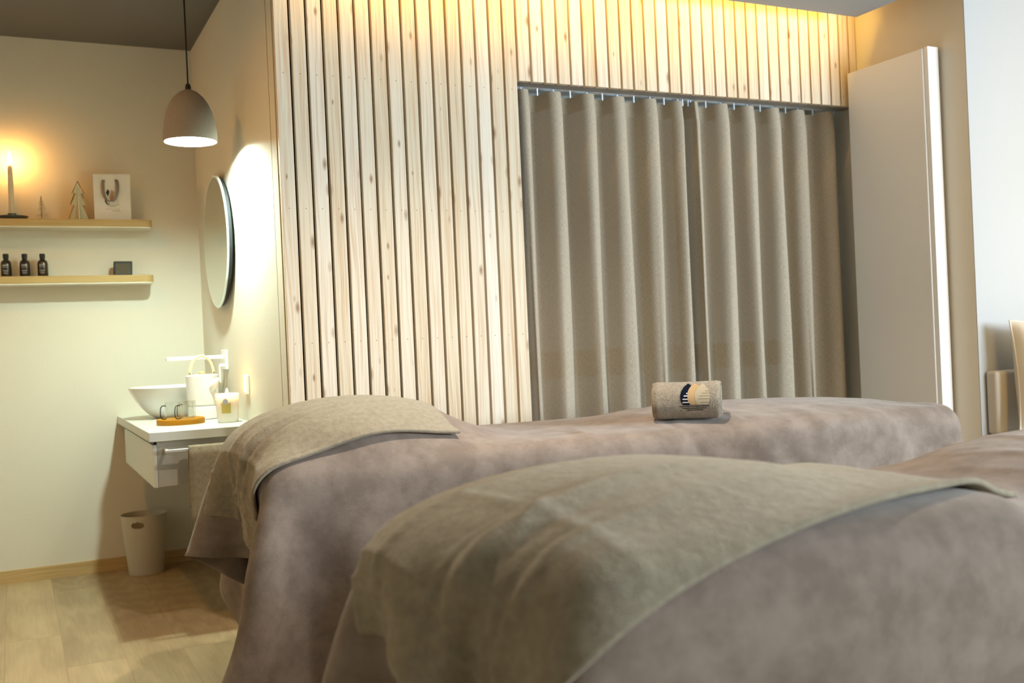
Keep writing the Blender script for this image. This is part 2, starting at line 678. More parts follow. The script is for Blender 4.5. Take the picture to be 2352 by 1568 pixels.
def struct(name, mb, mat, label=None, cat=None, **kw):
    o = link(name, mb, mat, **kw)
    o['kind'] = 'structure'
    if label:
        o['label'] = label
    if cat:
        o['category'] = cat
    return o


def copy_thing(src, loc, label, group=None):
    r = src.copy()
    COL.objects.link(r)
    r.location = loc
    r['label'] = label
    if group:
        r['group'] = group
    for ch in list(src.children):
        c = ch.copy()
        COL.objects.link(c)
        c.parent = r
        for g in list(ch.children):
            d = g.copy()
            COL.objects.link(d)
            d.parent = c
    return r


# ------------------------------------------------------------------ the room
XM, YW, YS, XR, YE = 0.878, 3.619, 5.386, 3.645, 3.01
XL, XB, YB, ZC, ZD = -1.7, 5.2, -1.5, 2.585, 2.43
ZT = 2.068
WT = 0.12
struct('floor', MB().box(XL-WT, YB-WT, -0.1, XB+WT, YS+WT, 0.0), M_floor, 'light oak laminate floor', 'floor')
struct('ceiling', MB().box(XL-WT, YB-WT, ZC, XB+WT, YS+WT, ZC+0.1), M_ceil, 'dark taupe ceiling over the wash corner', 'ceiling')
struct('ceiling', MB().box(0.92, YB+0.02, ZD, 3.49, 3.455, ZD+0.035), M_ceil2, 'grey dropped ceiling panel with light cove', 'ceiling')
struct('wall_back', MB().box(XL-WT, YS, 0, XM+WT, YS+WT, ZC), M_wall, 'beige wall carrying the two shelves', 'wall')
struct('wall_mirror', MB().box(XM, YW+0.026, 0, XM+0.05, YW+0.11, ZC).box(XM, YW+0.105, 0, XM+WT, YS, ZC), M_wall, 'beige wall carrying the round mirror', 'wall')
struct('wall_left', MB().box(XL-WT, YB, 0, XL, YS, ZC), M_wall, 'beige wall on the left', 'wall')
# wall behind the slats, with the opening for the curtained window
mb = MB()
mb.box(XM+0.05, YW+0.04, 0, 1.845, YW+0.10, ZC)
mb.box(1.845, YW+0.04, ZT+0.045, XR, YW+0.10, ZC)
struct('wall_slatted', mb, M_black, 'black backing board behind the timber slats', 'wall')
# window recess
mb = MB()
mb.box(1.70, YW+0.10, 0, 1.82, 4.05, 2.45)
mb.box(1.82, YW+0.10, 2.20, XR+0.02, 4.05, 2.32)
struct('wall_window_recess', mb, M_wall, 'side and top of the window recess', 'wall')
# right wall block
mb = MB()
mb.box(XR, YE+0.0005, 0, XB+WT, 4.17, ZC)
struct('wall_right', mb, M_wall, 'beige wall right of the curtained window', 'wall')
struct('wall_bench', MB().box(XR, YE-0.003, 0, XB, YE, ZC), simple('wall_paint_daylit', (0.44, 0.445, 0.445), 0.75, bump=0.2, bscale=170, spec=0.2), 'wall behind the bench with daylight put into its colour', 'wall')  # same paint as the other walls; cool daylight is put into this colour
mb = MB()
mb.box(XB, YB, 0, XB+WT, -1.4, ZC)
mb.box(XB, 0.6, 0, XB+WT, YE-0.004, ZC)
mb.box(XB, -1.4, 0, XB+WT, 0.6, 0.85)
mb.box(XB, -1.4, 2.25, XB+WT, 0.6, ZC)
struct('wall_far_right', mb, M_wall, 'wall on the far right with a wide window', 'wall')
mb = MB()
mb.box(XL, YB-WT, 0, 3.55, YB, ZC)
mb.box(4.85, YB-WT, 0, XB, YB, ZC)
mb.box(3.55, YB-WT, 0, 4.85, YB, 0.9)
mb.box(3.55, YB-WT, 2.1, 4.85, YB, ZC)
struct('wall_rear', mb, M_wall, 'wall behind the camera with a window', 'wall')
# baseboards
M_base = M_oak
struct('baseboard_back', MB().box(XL, YS-0.014, 0, XM, YS, 0.062, wood='X'), M_base, 'light oak baseboard under the shelf wall', 'baseboard')
struct('baseboard_mirror', MB().box(XM-0.014, 3.75, 0, XM, YS-0.014, 0.062, wood='Y'), M_base, 'light oak baseboard under the mirror wall', 'baseboard')

# window behind the curtain
wf = thing('window_1', 'white framed window seen through the linen curtains', 'window', (2.7, 4.02, 0))
wf['kind'] = 'structure'
mb = MB()
for (a, b_) in ((1.82, 1.90), (2.66, 2.76), (3.565, 3.645)):
    mb.box(a, 3.99, 0, b_, 4.05, 2.20)
for (a, b_) in ((1.90, 2.66), (2.76, 3.565)):
    for z0, z1 in ((0, 0.10), (0.86, 0.98), (2.12, 2.20)):
        mb.box(a, 3.99, z0, b_, 4.05, z1)
link('window_frame', mb, M_white, wf, bevel=0.004)
mb = MB()
mb.box(1.90, 4.015, 0.10, 2.66, 4.021, 0.86)
mb.box(2.76, 4.015, 0.10, 3.565, 4.021, 0.86)
mb.box(1.90, 4.015, 0.98, 2.66, 4.021, 2.12)
mb.box(2.76, 4.015, 0.98, 3.565, 4.021, 2.12)
link('pane', mb, M_glass, wf)
# grey-brown outside wall filling the lower part of the view
M_out = simple('outside_render', (0.22, 0.19, 0.16), 0.9, noise=0.2)

# window in the far right wall
wf2 = thing('window_2', 'wide window in the far right wall', 'window', (XB+0.06, -0.4, 0.85))
wf2['kind'] = 'structure'
mb = MB()
for (a, b_) in ((-1.4, -1.33), (-0.44, -0.36), (0.53, 0.6)):
    mb.box(XB+0.05, a, 0.85, XB+0.11, b_, 2.25)
for (a, b_) in ((-1.33, -0.44), (-0.36, 0.53)):
    for z0, z1 in ((0.85, 0.91), (2.19, 2.25)):
        mb.box(XB+0.05, a, z0, XB+0.11, b_, z1)
link('window_frame', mb, M_white, wf2, bevel=0.004)

# ------------------------------------------------------------------ slatted timber cladding
sl = thing('slat_cladding', 'pale knotty spruce slat cladding with dark gaps around the curtained opening', 'wall cladding', (XM, YW, 0))
PITCH_S, W_S = 0.0605, 0.0508
full, tran = MB(), MB()
x = XM+0.003
k = 0
while x < XR-0.004:
    x1 = min(x+W_S, XR-0.003)
    rv = random.random()
    if x1 < 1.86:
        full.box(x, YW, 0.0, x1, YW+0.024, ZC-0.005, rnd=rv, wood='Z')
    else:
        tran.box(x, YW, ZT, x1, YW+0.024, ZC-0.005, rnd=rv, wood='Z')
    x = x + PITCH_S
link('slat_panel', full, M_spruce, sl, bevel=0.0015)
link('transom_panel', tran, M_spruce, sl, bevel=0.0015)
# battens behind the slats and the soffit board under the transom
mb = MB()
for z in (0.1, 0.58, 1.063, 1.547, 2.031, 2.5):
    mb.box(XM+0.052, YW+0.024, z-0.02, 1.84, YW+0.04, z+0.02)
link('batten', mb, M_black, sl)
link('soffit_board', MB().box(1.845, YW+0.024, ZT+0.004, XR-0.002, YW+0.10, ZT+0.02), simple('grey_soffit', (0.30, 0.29, 0.28), 0.6), sl)

# curtain rail
rl = tag(link('curtain_rail', MB().box(1.85, 3.725, 2.072, 3.64, 3.755, 2.10).box(1.85, 3.735, 2.10, 3.64, 3.745, 2.20), M_alu, base=(2.7, 3.74, 2.07), bevel=0.002),
         'thin aluminium curtain rail under the slatted transom', 'curtain rail')


# ------------------------------------------------------------------ curtains
# meander curve (one half period): the natural line of a wave curtain
MF = np.linspace(0, 1, 61)
_th = 1.42*np.sin(PI*MF)
MX = np.concatenate([[0], np.cumsum(np.cos((_th[1:]+_th[:-1])/2))])
MY = np.concatenate([[0], np.cumsum(np.sin((_th[1:]+_th[:-1])/2))])
MX /= MX[-1]
MY = 1-2*MY/MY[-1]


def curtain(x0, x1, crests, label, z0=0.02, z1=2.062, seed=0):
    """wave curtain: fabric runs back and forth about the rail, front crests at the given x"""
    yc = 3.762
    rs = np.random.RandomState(seed)
    # knots of the wave: alternate back (t) and front crests
    ks = []
    prev = x0
    for i, c in enumerate(crests):
        ks.append(((prev+c)/2.0, +1))
        ks.append((c, -1))
        prev = c
    ks.append(((prev+x1)/2, +1))
    ph, xs = [], []
    pts = []
    for i in range(len(ks)-1):
        (xa, sa), (xb, sb) = ks[i], ks[i+1]
        nn = 14
        for q in range(nn):
            f = q/nn
            pts.append((xa, xb, sa, sb, f, i))
    pts.append((ks[-1][0], ks[-1][0], ks[-1][1], ks[-1][1], 0, len(ks)-1))
    amp = 0.064
    am = rs.uniform(0.85, 1.1, len(ks)+2)
    rows = []
    nz = 40
    ulen = 0
    us = []
    for iz in range(nz+1):
        z = z1+(z0-z1)*iz/nz
        row = []
        top = min(1.0, (z1-z)/0.10)
        for (xa, xb, sa, sb, f, i) in pts:
            th = PI*f
            c = float(np.interp(f, MF, MY))
            A0, A1 = am[i], am[i+1]
            aa = A0+(A1-A0)*f
            y = yc+amp*aa*((sa+sb)/2+(sa-sb)/2*c)*(0.80+0.2*top)
            xx = xa+(xb-xa)*float(np.interp(f, MF, MX))
            xx += 0.006*math.sin(z*2.1+i*1.7)*(z1-z)
            y += 0.006*math.sin(z*1.3+i*2.3)*(z1-z)
            row.append((xx, y, z))
        rows.append(row)
    mbx = MB()
    nj = len(rows[0])
    u = [0]
    for j in range(1, nj):
        u.append(u[-1]+(Vector(rows[5][j])-Vector(rows[5][j-1])).length)
    vs = [p for r in rows for p in r]
    fs, uvs = [], []
    for i in range(nz):
        for j in range(nj-1):
            fs.append((i*nj+j, (i+1)*nj+j, (i+1)*nj+j+1, i*nj+j+1))
            uvs.append([(u[j], rows[i][j][2]), (u[j], rows[i+1][j][2]), (u[j+1], rows[i+1][j+1][2]), (u[j+1], rows[i][j+1][2])])
    mbx.add(vs, fs, uvs)
    t = thing('curtain', label, 'curtain', ((x0+x1)/2, yc, z0), 'linen curtains')
    link('curtain_cloth', mbx, M_linen, t, smooth=True)
    # stitched heading tape as the doubled top hem
    hm = MB()
    hr = []
    for iz in range(4):
        z = z1+0.001-0.07*iz/3
        hr.append([(p[0], p[1]+0.0025, z) for p in rows[0]])
    vs = [p for r in hr for p in r]
    fs, uvs = [], []
    for i in range(3):
        for j in range(nj-1):
            fs.append((i*nj+j, (i+1)*nj+j, (i+1)*nj+j+1, i*nj+j+1))
            uvs.append([(u[j], hr[i][j][2]), (u[j], hr[i+1][j][2]), (u[j+1], hr[i+1][j+1][2]), (u[j+1], hr[i][j+1][2])])
    hm.add(vs, fs, uvs)
    link('heading_tape', hm, M_linen, t, smooth=True)
    # gliders hanging from the rail
    for (xk, sg) in ks:
        link('glider', MB().box(xk-0.0025, 3.737, 2.045, xk+0.0025, 3.743, 2.0715), M_alu, t)
    return t


# right-hand edges of the visible folds sit a little right of the crest centres
CR = [c-0.028 for c in (1.944, 2.094, 2.256, 2.407, 2.574, 2.721)]
curtain(1.80, 2.745, CR, 'taupe linen wave curtain hanging beside the timber slats', seed=3)
CR2 = [c-0.028 for c in (2.790, 2.956, 3.107, 3.257, 3.408, 3.589)]
curtain(2.735, 3.66, CR2, 'taupe linen wave curtain hanging beside the tall white panel', seed=5)

# ------------------------------------------------------------------ tall white panel at the right
pn = thing('door_panel', 'tall white door leaf standing flat against the right wall', 'panel', (3.60, 3.37, 0))
link('leaf', MB().box(3.562, 3.16, 0.0, 3.632, 3.60, 2.215), M_white, pn, bevel=0.004)
link('edge_trim', MB().box(3.568, 3.136, 0.0, 3.632, 3.16, 2.219), M_white, pn, bevel=0.003)

# ------------------------------------------------------------------ bench + cushion at the right
M_bench = simple('beige_leather', (0.55, 0.50, 0.42), 0.5, bump=0.2, bscale=120)
bn = thing('upholstered_bench', 'beige upholstered bench against the wall at the right edge', 'bench', (4.2, 2.75, 0))
link('backrest', MB().box(3.672, 2.945, 0.555, 4.9, YE-0.006, 0.822), M_bench, bn, bevel=0.015)
link('seat', MB().box(3.672, 2.42, 0.45, 4.9, YE-0.006, 0.553), M_bench, bn, bevel=0.015)
link('bench_base', MB().box(3.70, 2.46, 0.0, 4.9, YE-0.006, 0.45), M_bench, bn, bevel=0.004)

M_cushion = simple('cushion_cotton', (0.66, 0.60, 0.50), 0.85, sheen=0.2, noise=0.06, nscale=8)


def cushion():
    t = thing('throw_cushion', 'pale beige square cushion with piped seam leaning on the bench backrest', 'cushion', (3.93, 2.85, 0.557))
    n = 28
    H = 0.235
    rot = Matrix.Rotation(R(-20), 3, 'Z') @ Matrix.Rotation(R(-5), 3, 'X')

    def P(a, b, sgn):
        # a,b in -1..1; corners pulled out, sides pinched in
        pin = 1-0.07*(1-a*a)*abs(b)**3-0.0
        pin2 = 1-0.07*(1-b*b)*abs(a)**3
        x_, z_ = a*H*pin2, b*H*pin
        th = 0.088*((1-a**4)*(1-b**4))**0.55
        th *= 1+0.12*math.sin(5*a+2*b)*math.cos(4*b)
        th += 0.006*math.sin(9*a*b+3*b)*(1-a*a)*(1-b*b)
        v = rot @ Vector((x_, sgn*th, z_))
        return (3.905+v.x, 2.79+v.y, 0.557+H+v.z+0.004)
    m1 = MB()
    for sg in (-1, 1):
        g = [[P(-1+2*i/n, -1+2*j/n, sg) for j in range(n+1)] for i in range(n+1)]
        if sg > 0:
            g = g[::-1]
        m1.grid(g)
    link('cover', m1, M_cushion, t, smooth=True)
    pth = []
    for i in range(n):
        pth.append(P(-1+2*i/n, -1, 1))
    for i in range(n):
        pth.append(P(1, -1+2*i/n, 1))
    for i in range(n):
        pth.append(P(1-2*i/n, 1, 1))
    for i in range(n):
        pth.append(P(-1, 1-2*i/n, 1))
    link('piping', MB().tube(pth, 0.004, 8, closed=True), M_cushion, t, smooth=True)


cushion()

# ------------------------------------------------------------------ pendant lamps
M_conc = simple('grey_concrete', (0.235, 0.215, 0.20), 0.85, noise=0.08, nscale=60, bump=0.15, bscale=150)
M_inner = simple('white_enamel', (0.9, 0.9, 0.88), 0.5)
M_bulb = emis_mat('bulb_glow', (0.78, 1.0, 0.90), 1350.0)
M_bulb2 = emis_mat('bulb_glow_soft', (0.95, 1.0, 0.90), 50.0)


def pendant(label, x, y, z, group=None, glow=None):
    t = thing('pendant_lamp', label, 'lamp', (x, y, z), group)
    prof = [(0.104, 0.0), (0.1045, 0.02), (0.103, 0.05), (0.098, 0.085), (0.089, 0.12), (0.076, 0.15), (0.058, 0.177), (0.036, 0.197), (0.016, 0.207), (0.0, 0.209)]
    link('lamp_shade', MB().lathe(prof+[(0.0, 0.204), (0.014, 0.202), (0.033, 0.192), (0.054, 0.173), (0.072, 0.146), (0.085, 0.117), (0.094, 0.083), (0.099, 0.05), (0.1005, 0.02), (0.100, 0.0)], x, y, z, 64, close=True), M_conc, t, autosm=True)
    inn = [(r-0.001, zz) for r, zz in [(0.0, 0.2035), (0.013, 0.2015), (0.0325, 0.1915), (0.0535, 0.1725), (0.0715, 0.1455), (0.0845, 0.1165), (0.0935, 0.0825), (0.0985, 0.05), (0.100, 0.02), (0.0995, 0.001)]]
    inn[0] = (0.0, 0.2035)
    m_ = MB()
    n = 48
    vs, fs = [], []
    for i in range(n):
        a = 2*PI*i/n
        for (r, zz) in inn:
            vs.append((x+max(r, 0)*math.cos(a), y+max(r, 0)*math.sin(a), z+zz))
    mm_ = len(inn)
    for i in range(n):
        for k in range(mm_-1):
            fs.append((i*mm_+k, i*mm_+k+1, ((i+1) % n)*mm_+k+1, ((i+1) % n)*mm_+k))
    m_.add(vs, fs)
    link('shade_lining', m_, M_inner, t, smooth=True)
    link('bulb', MB().lathe([(0.0, 0.016), (0.018, 0.019), (0.030, 0.032), (0.034, 0.048), (0.031, 0.066), (0.022, 0.084), (0.014, 0.105), (0.0, 0.115)], x, y, z, 24), glow or M_bulb, t, smooth=True)
    link('cord_grip', MB().lathe([(0.0, 0.208), (0.011, 0.208), (0.011, 0.222), (0.007, 0.232), (0.0, 0.234)], x, y, z, 16), M_blackplastic, t, autosm=True)
    link('cord', MB().tube([(x, y, z+0.23), (x, y, ZC-0.02)], 0.0032, 8), M_blackplastic, t, smooth=True)
    link('ceiling_rose', MB().lathe([(0.0, ZC-z-0.025), (0.05, ZC-z-0.025), (0.05, ZC-z-0.001), (0.0, ZC-z-0.001)], x, y, z, 24), M_blackplastic, t)
    return t


pendant('grey bell shaped pendant lamp hanging in front of the round mirror', 0.672, 4.22, 1.888)
p2 = pendant('grey bell pendant lamp hanging over the bench beyond the right edge', 4.55, 2.68, 1.70, glow=M_bulb2)

# recessed downlight over the beds, plus an added warm one at the left
def downlight(x, y, z, label, power, col, size, blend, soft):
    dl = thing('downlight', label, 'lamp', (x, y, z), 'recessed downlights')
    link('trim_ring', MB().lathe([(0.045, -0.004), (0.045, -0.0005), (0.032, -0.0005), (0.032, -0.004)], x, y, z, 32, close=True), M_white, dl)
    ld = bpy.data.lights.new('downlight_beam', 'SPOT')
    ld.energy = power
    ld.color = col
    ld.spot_size = R(size)
    ld.spot_blend = blend
    ld.shadow_soft_size = soft
    lo = bpy.data.objects.new('downlight_beam', ld)
    COL.objects.link(lo)
    lo.parent = dl
    lo.location = (0, 0, -0.012)


downlight(1.3, 2.35, ZD, 'recessed ceiling downlight above the massage tables', 100, (1.0, 0.92, 0.80), 130, 0.8, 0.04)
downlight(-0.35, 3.7, ZC, 'added unseen warm ceiling downlight above the floor left of the massage tables', 36, (1.0, 0.49, 0.10), 168, 0.6, 0.05)  # unseen lamp, added to warm the walls and floor of the wash corner

# ------------------------------------------------------------------ mirror
mt = thing('round_mirror', 'round frameless mirror with dark rim standing off the beige wall', 'mirror', (XM, 4.74, 1.545))
MIR = simple('mirror_glass', (0.80, 0.84, 0.78), 0.015, metal=1.0)
RM_ = 0.30


def disc_x(m, x0, x1, r0, r1, cy, cz, n=96):
    vs, fs = [], []
    for i in range(n):
        a = 2*PI*i/n
        vs.append((x0, cy+r0*math.cos(a), cz+r0*math.sin(a)))
        vs.append((x1, cy+r1*math.cos(a), cz+r1*math.sin(a)))
    for i in range(n):
        j = (i+1) % n
        fs.append((2*i, 2*i+1, 2*j+1, 2*j))
    fs.append([2*i for i in range(n)])
    fs.append([2*i+1 for i in range(n)][::-1])
    return m.add(vs, fs)


link('mirror_face', disc_x(MB(), 0.842, 0.8425, RM_-0.014, RM_-0.014, 4.74, 1.545), MIR, mt)
link('mirror_bevel', disc_x(MB(), 0.8427, 0.8475, RM_-0.005, RM_, 4.74, 1.545), simple('frosted_glass_edge', (0.75, 0.86, 0.82), 0.25), mt, autosm=True)
link('mirror_rim', disc_x(MB(), 0.8476, 0.864, RM_-0.004, RM_-0.008, 4.74, 1.545), simple('dark_metal_rim', (0.035, 0.04, 0.045), 0.35, metal=0.5), mt, autosm=True)
link('mirror_mount', disc_x(MB(), 0.864, XM, RM_-0.07, RM_-0.07, 4.74, 1.545), M_blackplastic, mt)


# ------------------------------------------------------------------ shelves
def shelf(zt, x1, label):
    t = thing('wall_shelf', label, 'shelf', (x1-0.6, YS, zt-0.034), 'floating shelves')
    y0 = YS-0.15
    out = [(-0.9, YS), (-0.9, y0)]
    rc = 0.035
    for i in range(9):
        a = -PI/2+PI/2*i/8
        out.append((x1-rc+rc*math.cos(a), y0+rc+rc*math.sin(a)))
    out.append((x1, YS))
    m = MB()
    m.prism(out, 'Z', zt-0.034, zt)
    # UVs: grain along X
    for fi, f in enumerate(m.f):
        m.uv[fi] = [(m.v[i][1]+m.v[i][2], m.v[i][0]) for i in f]
    link('shelf_board', m, M_birch, t, bevel=0.002)
    # white underside panel
    out2 = [(p[0]-0.002 if p[0] > 0 else p[0], p[1]+0.001) for p in out]
    out2 = [(a, min(b, YS)) for a, b in out2]
    link('shelf_underside', MB().prism(out2, 'Z', zt-0.040, zt-0.0342), simple('pale_laminate', (0.72, 0.68, 0.56), 0.5), t)
    return t


ZS1, ZS2 = 1.703, 1.436
shelf(ZS1, 0.638, 'upper wooden floating shelf with candle and gift bag')
shelf(ZS2, 0.634, 'lower wooden floating shelf with brown bottles and small clock')

# ------------------------------------------------------------------ things on the upper shelf
M_flame = emis_mat('flame_glow', (1.0, 0.50, 0.13), 230.0)
M_flame2 = emis_mat('flame_glow_small', (1.0, 0.58, 0.20), 150.0)
M_wax = simple('ivory_wax', (0.72, 0.62, 0.44), 0.5)


def flame(x, y, z, h, r, parent, mat=M_flame):
    prof = [(0.0, 0.0), (r*0.55, h*0.08), (r, h*0.30), (r*0.85, h*0.5), (r*0.5, h*0.75), (r*0.18, h*0.93), (0.0, h)]
    return link('flame', MB().lathe(prof, x, y, z, 16), mat, parent, smooth=True)


cx, cy = 0.024, 5.300
ch = thing('candle_holder', 'dark grey saucer candle holder at the left of the upper shelf', 'candle holder', (cx, cy, ZS1))
link('saucer', MB().lathe([(0.0, 0.0), (0.05, 0.0), (0.068, 0.012), (0.07, 0.016), (0.066, 0.016), (0.05, 0.006), (0.0, 0.006)], cx, cy, ZS1, 40), simple('dark_grey_metal', (0.10, 0.10, 0.085), 0.4, metal=0.4), ch, autosm=True)
link('socket', MB().lathe([(0.017, 0.006), (0.019, 0.03), (0.015, 0.03), (0.014, 0.012)], cx, cy, ZS1, 24, close=True), simple('dark_grey_metal', (0.1, 0.1, 0.09), 0.4), ch, autosm=True)
cd = thing('taper_candle', 'tall lit ivory taper candle standing in the grey holder', 'candle', (cx, cy, ZS1+0.013))
link('wax_stick', MB().lathe([(0.0, 0.013), (0.0135, 0.013), (0.0125, 0.12), (0.0105, 0.245), (0.008, 0.252), (0.0, 0.25)], cx, cy, ZS1, 24), M_wax, cd, autosm=True)
link('wick', MB().tube([(cx, cy, ZS1+0.248), (cx+0.001, cy, ZS1+0.262)], 0.001, 6), M_blackplastic, cd)
flame(cx, cy, ZS1+0.258, 0.065, 0.0095, cd)

# little wire tree
tx, ty = 0.150, 5.31
wt = thing('wire_tree', 'tiny pale wire christmas tree between the candle and the wooden tree', 'ornament', (tx, ty, ZS1))
M_pale = simple('pale_bristle', (0.62, 0.55, 0.38), 0.8)
link('trunk', MB().tube([(tx, ty, ZS1), (tx, ty, ZS1+0.115)], 0.0022, 8), simple('dark_twig', (0.20, 0.17, 0.10), 0.8), wt)
mb = MB()
for k in range(110):
    f = rng.rand()
    z = ZS1+0.022+0.095*f
    a = rng.rand()*2*PI
    L_ = (1-f)*0.026+0.004
    mb.tube([(tx, ty, z), (tx+L_*math.cos(a), ty+L_*math.sin(a), z-0.006)], 0.0009, 4)
link('bristles', mb, M_pale, wt)
link('foot', MB().lathe([(0.0, 0), (0.014, 0), (0.014, 0.01), (0.0, 0.012)], tx, ty, ZS1, 20), M_pale, wt, autosm=True)

# wooden fir tree with a brass outline
fx, fy = 0.312, 5.30
ft = thing('fir_tree_ornament', 'flat fir tree ornament with brass outline left of the gift bag', 'ornament', (fx, fy, ZS1))
half = [(0.0, 0.188), (0.026, 0.132), (0.015, 0.130), (0.036, 0.075), (0.021, 0.073), (0.047, 0.002)]
outl = [(fx+a, ZS1+b) for a, b in half]+[(fx-a, ZS1+b) for a, b in half[::-1][:-1]]
link('tree_panel', MB().prism([(p[0], p[1]) for p in outl], 'Y', fy-0.004, fy+0.004), simple('pale_painted_wood', (0.60, 0.56, 0.40), 0.6), ft)
link('brass_outline', MB().tube([(p[0], fy-0.004, p[1]) for p in outl], 0.0034, 8, closed=True), M_brass, ft, smooth=True)
m_ = MB().prism([(fy-0.034, ZS1+0.001), (fy+0.034, ZS1+0.001), (fy, ZS1+0.18)], 'X', fx-0.003, fx+0.003)
link('cross_panel', m_, simple('pale_painted_wood', (0.6, 0.56, 0.4), 0.6), ft)

# paper gift bag
bx0, bx1, by0, by1, bh = 0.378, 0.545, 5.268, 5.345, 0.218
M_paper = simple('white_paper', (0.80, 0.75, 0.68), 0.7)
gb = thing('paper_bag', 'white paper gift bag with grey ribbon handle on upper shelf', 'bag', ((bx0+bx1)/2, (by0+by1)/2, ZS1))
vs = [(bx0+0.002, by0, ZS1), (bx1, by0, ZS1), (bx1+0.006, by1, ZS1), (bx0+0.008, by1, ZS1),
      (bx0, by0-0.008, ZS1+bh), (bx1, by0-0.008, ZS1+bh+0.004), (bx1-0.002, by1-0.02, ZS1+bh-0.004), (bx0+0.008, by1-0.02, ZS1+bh-0.006),
      (bx1-0.006, (by0+by1)/2-0.006, ZS1+bh-0.006), (bx1-0.002, (by0+by1)/2, ZS1+0.07)]
fs = [(3, 2, 1, 0), (0, 1, 5, 4), (2, 3, 7, 6), (3, 0, 4, 7), (1, 9, 8, 5), (1, 2, 9), (2, 6, 8, 9)]
link('bag_body', MB().add(vs, fs), M_paper, gb, solid=0.0012)


def bagP(u, v, off=0.001):
    """u,v in 0..1 on the bag's front"""
    x_ = bx0+(bx1-bx0)*u
    return (x_, by0-0.008*v-off, ZS1+bh*v)


mb = MB()


def ribbon(pts, wd):
    vs, fs = [], []
    for i, (u, v, off) in enumerate(pts):
        p0 = bagP(u-wd/2, v, off)
        p1 = bagP(u+wd/2, v, off)
        vs += [p0, p1]
    for i in range(len(pts)-1):
        fs.append((2*i, 2*i+1, 2*i+3, 2*i+2))
    return vs, fs


hp = [(0.285, 0.88, 0.002), (0.265, 0.80, 0.006), (0.255, 0.70, 0.012), (0.26, 0.60, 0.014), (0.29, 0.50, 0.014), (0.34, 0.43, 0.013), (0.42, 0.40, 0.012),
      (0.50, 0.41, 0.012), (0.56, 0.46, 0.013), (0.61, 0.54, 0.014), (0.64, 0.64, 0.013), (0.65, 0.74, 0.010), (0.645, 0.83, 0.006), (0.62, 0.89, 0.002)]
mb.add(*ribbon(hp, 0.085))
link('ribbon_handle', mb, simple('grey_brown_ribbon', (0.26, 0.19, 0.15), 0.5), gb, solid=0.0008, smooth=True)
lg = MB()


def bag_poly(pts, off=0.0012):
    lg.add([bagP(u, v, off) for u, v in pts], [list(range(len(pts)))])


bag_poly([(0.385, 0.68), (0.435, 0.63), (0.39, 0.51), (0.33, 0.60)])
bag_poly([(0.30, 0.50), (0.315, 0.47), (0.36, 0.37), (0.34, 0.35), (0.30, 0.40)])
bag_poly([(0.35, 0.37), (0.43, 0.36), (0.41, 0.345), (0.34, 0.348)])
link('dark_emblem', lg, simple('ink_black', (0.015, 0.012, 0.010), 0.6), gb)
lg = MB()
bag_poly([(0.49, 0.68), (0.545, 0.61), (0.53, 0.48), (0.44, 0.40), (0.42, 0.52)])
link('rose_emblem', lg, simple('ink_rose', (0.45, 0.26, 0.17), 0.6), gb)
lg = MB()
for (u0, u1, v, h) in ((0.32, 0.70, 0.338, 0.006), (0.34, 0.66, 0.322, 0.006), (0.38, 0.62, 0.306, 0.006), (0.41, 0.58, 0.291, 0.006), (0.50, 0.72, 0.195, 0.010), (0.47, 0.7, 0.365, 0.005), (0.5, 0.69, 0.395, 0.005), (0.52, 0.69, 0.425, 0.005), (0.54, 0.69, 0.455, 0.005)):
    bag_poly([(u0, v), (u1, v+0.003), (u1, v+h+0.003), (u0, v+h)])
for k in range(8):
    u = 0.325+0.048*k
    bag_poly([(u, 0.232), (u+0.018, 0.232), (u+0.018, 0.250), (u, 0.250)], 0.0013)
link('printed_lines', lg, simple('ink_grey', (0.36, 0.31, 0.25), 0.6), gb)

# ------------------------------------------------------------------ things on the lower shelf
M_amber = simple('amber_glass', (0.022, 0.012, 0.006), 0.12, coat=0.4)


def bottle(x, y, label):
    t = thing('oil_bottle', label, 'bottle', (x, y, ZS2), 'brown bottles on the lower shelf')
    link('bottle_body', MB().lathe([(0.0, 0.001), (0.022, 0.001), (0.0235, 0.004), (0.0235, 0.062), (0.0215, 0.072), (0.015, 0.080), (0.009, 0.084), (0.009, 0.09), (0.0, 0.09)], x, y, ZS2, 32), M_amber, t, autosm=True)
    link('cap', MB().lathe([(0.0, 0.084), (0.0105, 0.084), (0.0125, 0.094), (0.0125, 0.108), (0.011, 0.110), (0.0, 0.110)], x, y, ZS2, 28), M_blackplastic, t, autosm=True)
    m = MB()
    rr = 0.0238

    def band(a0, a1, z0, z1):
        n = 5
        vs, fs = [], []
        for i in range(n+1):
            a = R(a0+(a1-a0)*i/n)
            vs += [(x+rr*math.sin(a), y-rr*math.cos(a), ZS2+z0), (x+rr*math.sin(a), y-rr*math.cos(a), ZS2+z1)]
        for i in range(n):
            fs.append((2*i, 2*i+2, 2*i+3, 2*i+1))
        m.add(vs, fs)
    for k in range(5):                      # row of bold letters, too small to read
        a = -38+13*k
        band(a, a+4, 0.051, 0.059)
        band(a+6, a+9, 0.051, 0.059)
        band(a, a+9, 0.057, 0.059) if k % 2 else band(a, a+9, 0.051, 0.053)
    for z, w in ((0.045, 30), (0.031, 30), (0.027, 22), (0.020, 22), (0.016, 16)):
        band(-8-w, -8+w, z, z+0.0013)
    link('printed_label', m, simple('label_ink', (0.45, 0.43, 0.38), 0.6), t)
    return t


b0 = bottle(-0.011, 5.31, 'dark brown bottle on lower shelf, nearest the left edge of the three')
copy_thing(b0, (0.068, 5.31, ZS2), 'dark brown bottle on lower shelf, middle of the three')
copy_thing(b0, (0.144, 5.31, ZS2), 'dark brown bottle on lower shelf, nearest the small clock')

